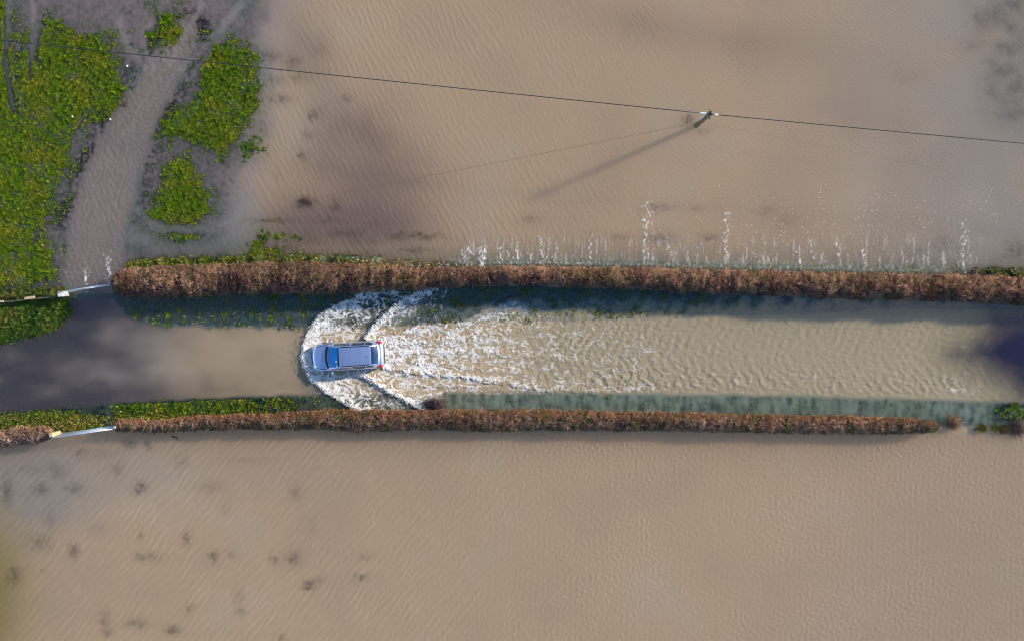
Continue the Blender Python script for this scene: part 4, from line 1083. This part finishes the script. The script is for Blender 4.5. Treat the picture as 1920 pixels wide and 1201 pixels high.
# cabin
UK = [1.47, 1.20, .88, .48, .15, -.30, -1.0, -1.55, -1.78, -1.98, -2.13]
ZR = [.945, 1.10, 1.255, 1.395, 1.440, 1.455, 1.445, 1.405, 1.32, 1.17, .99]
WT = [.76, .735, .705, .675, .665, .655, .640, .620, .625, .64, .66]
WB = [.80, .835, .85, .855, .86, .86, .85, .835, .82, .79, .74]
ZB = [.90, .91, .92, .92, .92, .93, .93, .93, .94, .95, .95]
def cab(u, vv, off=0.0):
    zr, wt, wb, zb = (float(np.interp(-u, [-q for q in UK], a)) for a in (ZR, WT, WB, ZB))
    a = abs(vv); sg = 1 if vv >= 0 else -1
    cf = 0.16 * ss(.4, 1.4, np.float32(u)) ; cb = 0.12 * ss(1.5, 2.1, np.float32(-u))
    if a <= .5:
        t = a / .5; y = wt * t; z = zr - 0.035 * t ** 4
    else:
        t = (a - .5) / .5; y = lerp(wt, wb, t ** .85); z = lerp(zr - 0.035, min(zb, zr - 0.04), t)
    xx = u - float(cf) * (y / .75) ** 2 + float(cb) * (y / .75) ** 2
    return Vector((xx, sg * y, z))
def cab_n(u, vv):
    e = .01
    a = cab(u + e, vv) - cab(u - e, vv); b = cab(u, vv + e) - cab(u, vv - e)
    nn_ = b.cross(a); nn_.normalize()
    if nn_.z < 0 and abs(vv) < .5: nn_ = -nn_
    if abs(vv) >= .5 and nn_.y * vv < 0: nn_ = -nn_
    return nn_
def patch(us, vs, off, th=0.0):
    mb_ = MB(); V_ = []
    for u in us:
        for q in vs: V_.append(cab(u, q) + cab_n(u, q) * off)
    nv = len(vs); F_ = []
    for i in range(len(us) - 1):
        for j in range(nv - 1):
            F_.append((i * nv + j, i * nv + nv + j, i * nv + nv + j + 1, i * nv + j + 1))
    return mb_.add(V_, F_)
us = np.linspace(1.47, -2.13, 46); vs = [-1, -.9, -.75, -.6, -.53, -.49, -.44, -.3, -.15, 0, .15, .3, .44, .49, .53, .6, .75, .9, 1]
patch(us, vs, 0).build('roof', M_PAINT, car, True)
lin = np.linspace
patch(lin(1.45, 1.27, 5), lin(-.47, .47, 17), .004).build('cowl', M_BLACK, car, True)
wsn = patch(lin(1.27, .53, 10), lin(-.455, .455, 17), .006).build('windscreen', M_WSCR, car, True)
patch(lin(.53, .45, 3), lin(-.455, .455, 17), .005).build('windscreen_band', M_BLACK, car, True)
MB().tube([cab(1.33, -.05) + Vector((0, 0, .02)), cab(1.20, -.40) + Vector((0, 0, .02))], .010, 6).build('wiper', M_BLACK, car)
MB().tube([cab(1.33, .35) + Vector((0, 0, .02)), cab(1.16, .02) + Vector((0, 0, .02))], .010, 6).build('wiper', M_BLACK, car)
for vv, uu in ((.40, .62), (.21, .64)):  # two small white patches near the top of the windscreen
    patch(lin(uu + .06, uu - .05, 3), lin(vv - .03, vv + .03, 3), .011).build('white_spot', M_LIT, car)
patch(lin(-1.60, -2.02, 8), lin(-.45, .45, 15), .006).build('rear_window', M_GLASS, car, True)
for sy in (-1, 1):
    for u0, u1, nm in ((.88, -.28, 'front_side_window'), (-.36, -1.18, 'rear_side_window'), (-1.25, -1.72, 'quarter_window')):
        lo = .56 if u0 < .5 else .58
        patch(lin(u0, u1, 8), [sy * q for q in lin(lo, .90, 6)], .006).build(nm, M_GLASS, car, True)
    rl = [cab(u, sy * .475) + Vector((0, 0, .045)) for u in lin(.34, -1.50, 14)]
    MB().tube([q + Vector((0, -sy * .03, -.045)) for q in rl], .012, 6).build('roof_gutter', M_SEAM, car, True)
    rl[0].z -= .04; rl[-1].z -= .04
    MB().tube(rl, .019, 8).build('roof_rail', M_BLACK, car, True)
    MB().ell((-2.06, sy * .74, .87), (.20, .11, .09), sy * 0.32).build('tail_light', M_RED, car, True)
    MB().ell((2.10, sy * .62, .70), (.20, .13, .09), -sy * 0.55).build('headlight', M_LAMP, car, True)
    mr = MB().ell((.98, sy * 1.00, .98), (.085, .125, .075), sy * -.2).build('wing_mirror', M_PAINT, car, True)
    MB().bar((1.0, sy * .84, .93), (.99, sy * .93, .95), .05, .04).build('mirror_arm', M_BLACK, mr)
    MB().bar((.05, sy * .905, .80), (-.12, sy * .905, .80), .02, .03).build('door_handle', M_PAINT, car)
    MB().bar((-.86, sy * .905, .80), (-1.03, sy * .905, .80), .02, .03).build('door_handle', M_PAINT, car)
    for wxp in (1.38, -1.38):
        w_ = MB().tube([(wxp, sy * .70, .32), (wxp, sy * .73, .32), (wxp, sy * .89, .32), (wxp, sy * .915, .32)], [.29, .33, .33, .28], 24).build('wheel', M_TYRE, car, True)
        MB().tube([(wxp, sy * .90, .32), (wxp, sy * .922, .32)], [.21, .19], 20).build('rim', M_RIM, w_, True)
MB().tube([cab(-1.30, .06) + Vector((0, 0, -.01)), cab(-1.36, .06) + Vector((0, 0, .05)), cab(-1.50, .06) + Vector((0, 0, .16))], [.03, .018, .006], 8).build('aerial', M_BLACK, car, True)
MB().bar((-2.345, -.62, .52), (-2.345, .62, .52), .03, .10, (0, 0, 1)).build('rear_bumper_strip', M_BLACK, car)
MB().tube([cab(-2.0, 0) + Vector((-.02, 0, .02)), cab(-1.75, .18) + Vector((-.02, 0, .02))], .010, 6).build('rear_wiper', M_BLACK, car)
MB().bar((2.335, -.38, .48), (2.335, .38, .48), .03, .12, (0, 0, 1)).build('grille', M_BLACK, car)
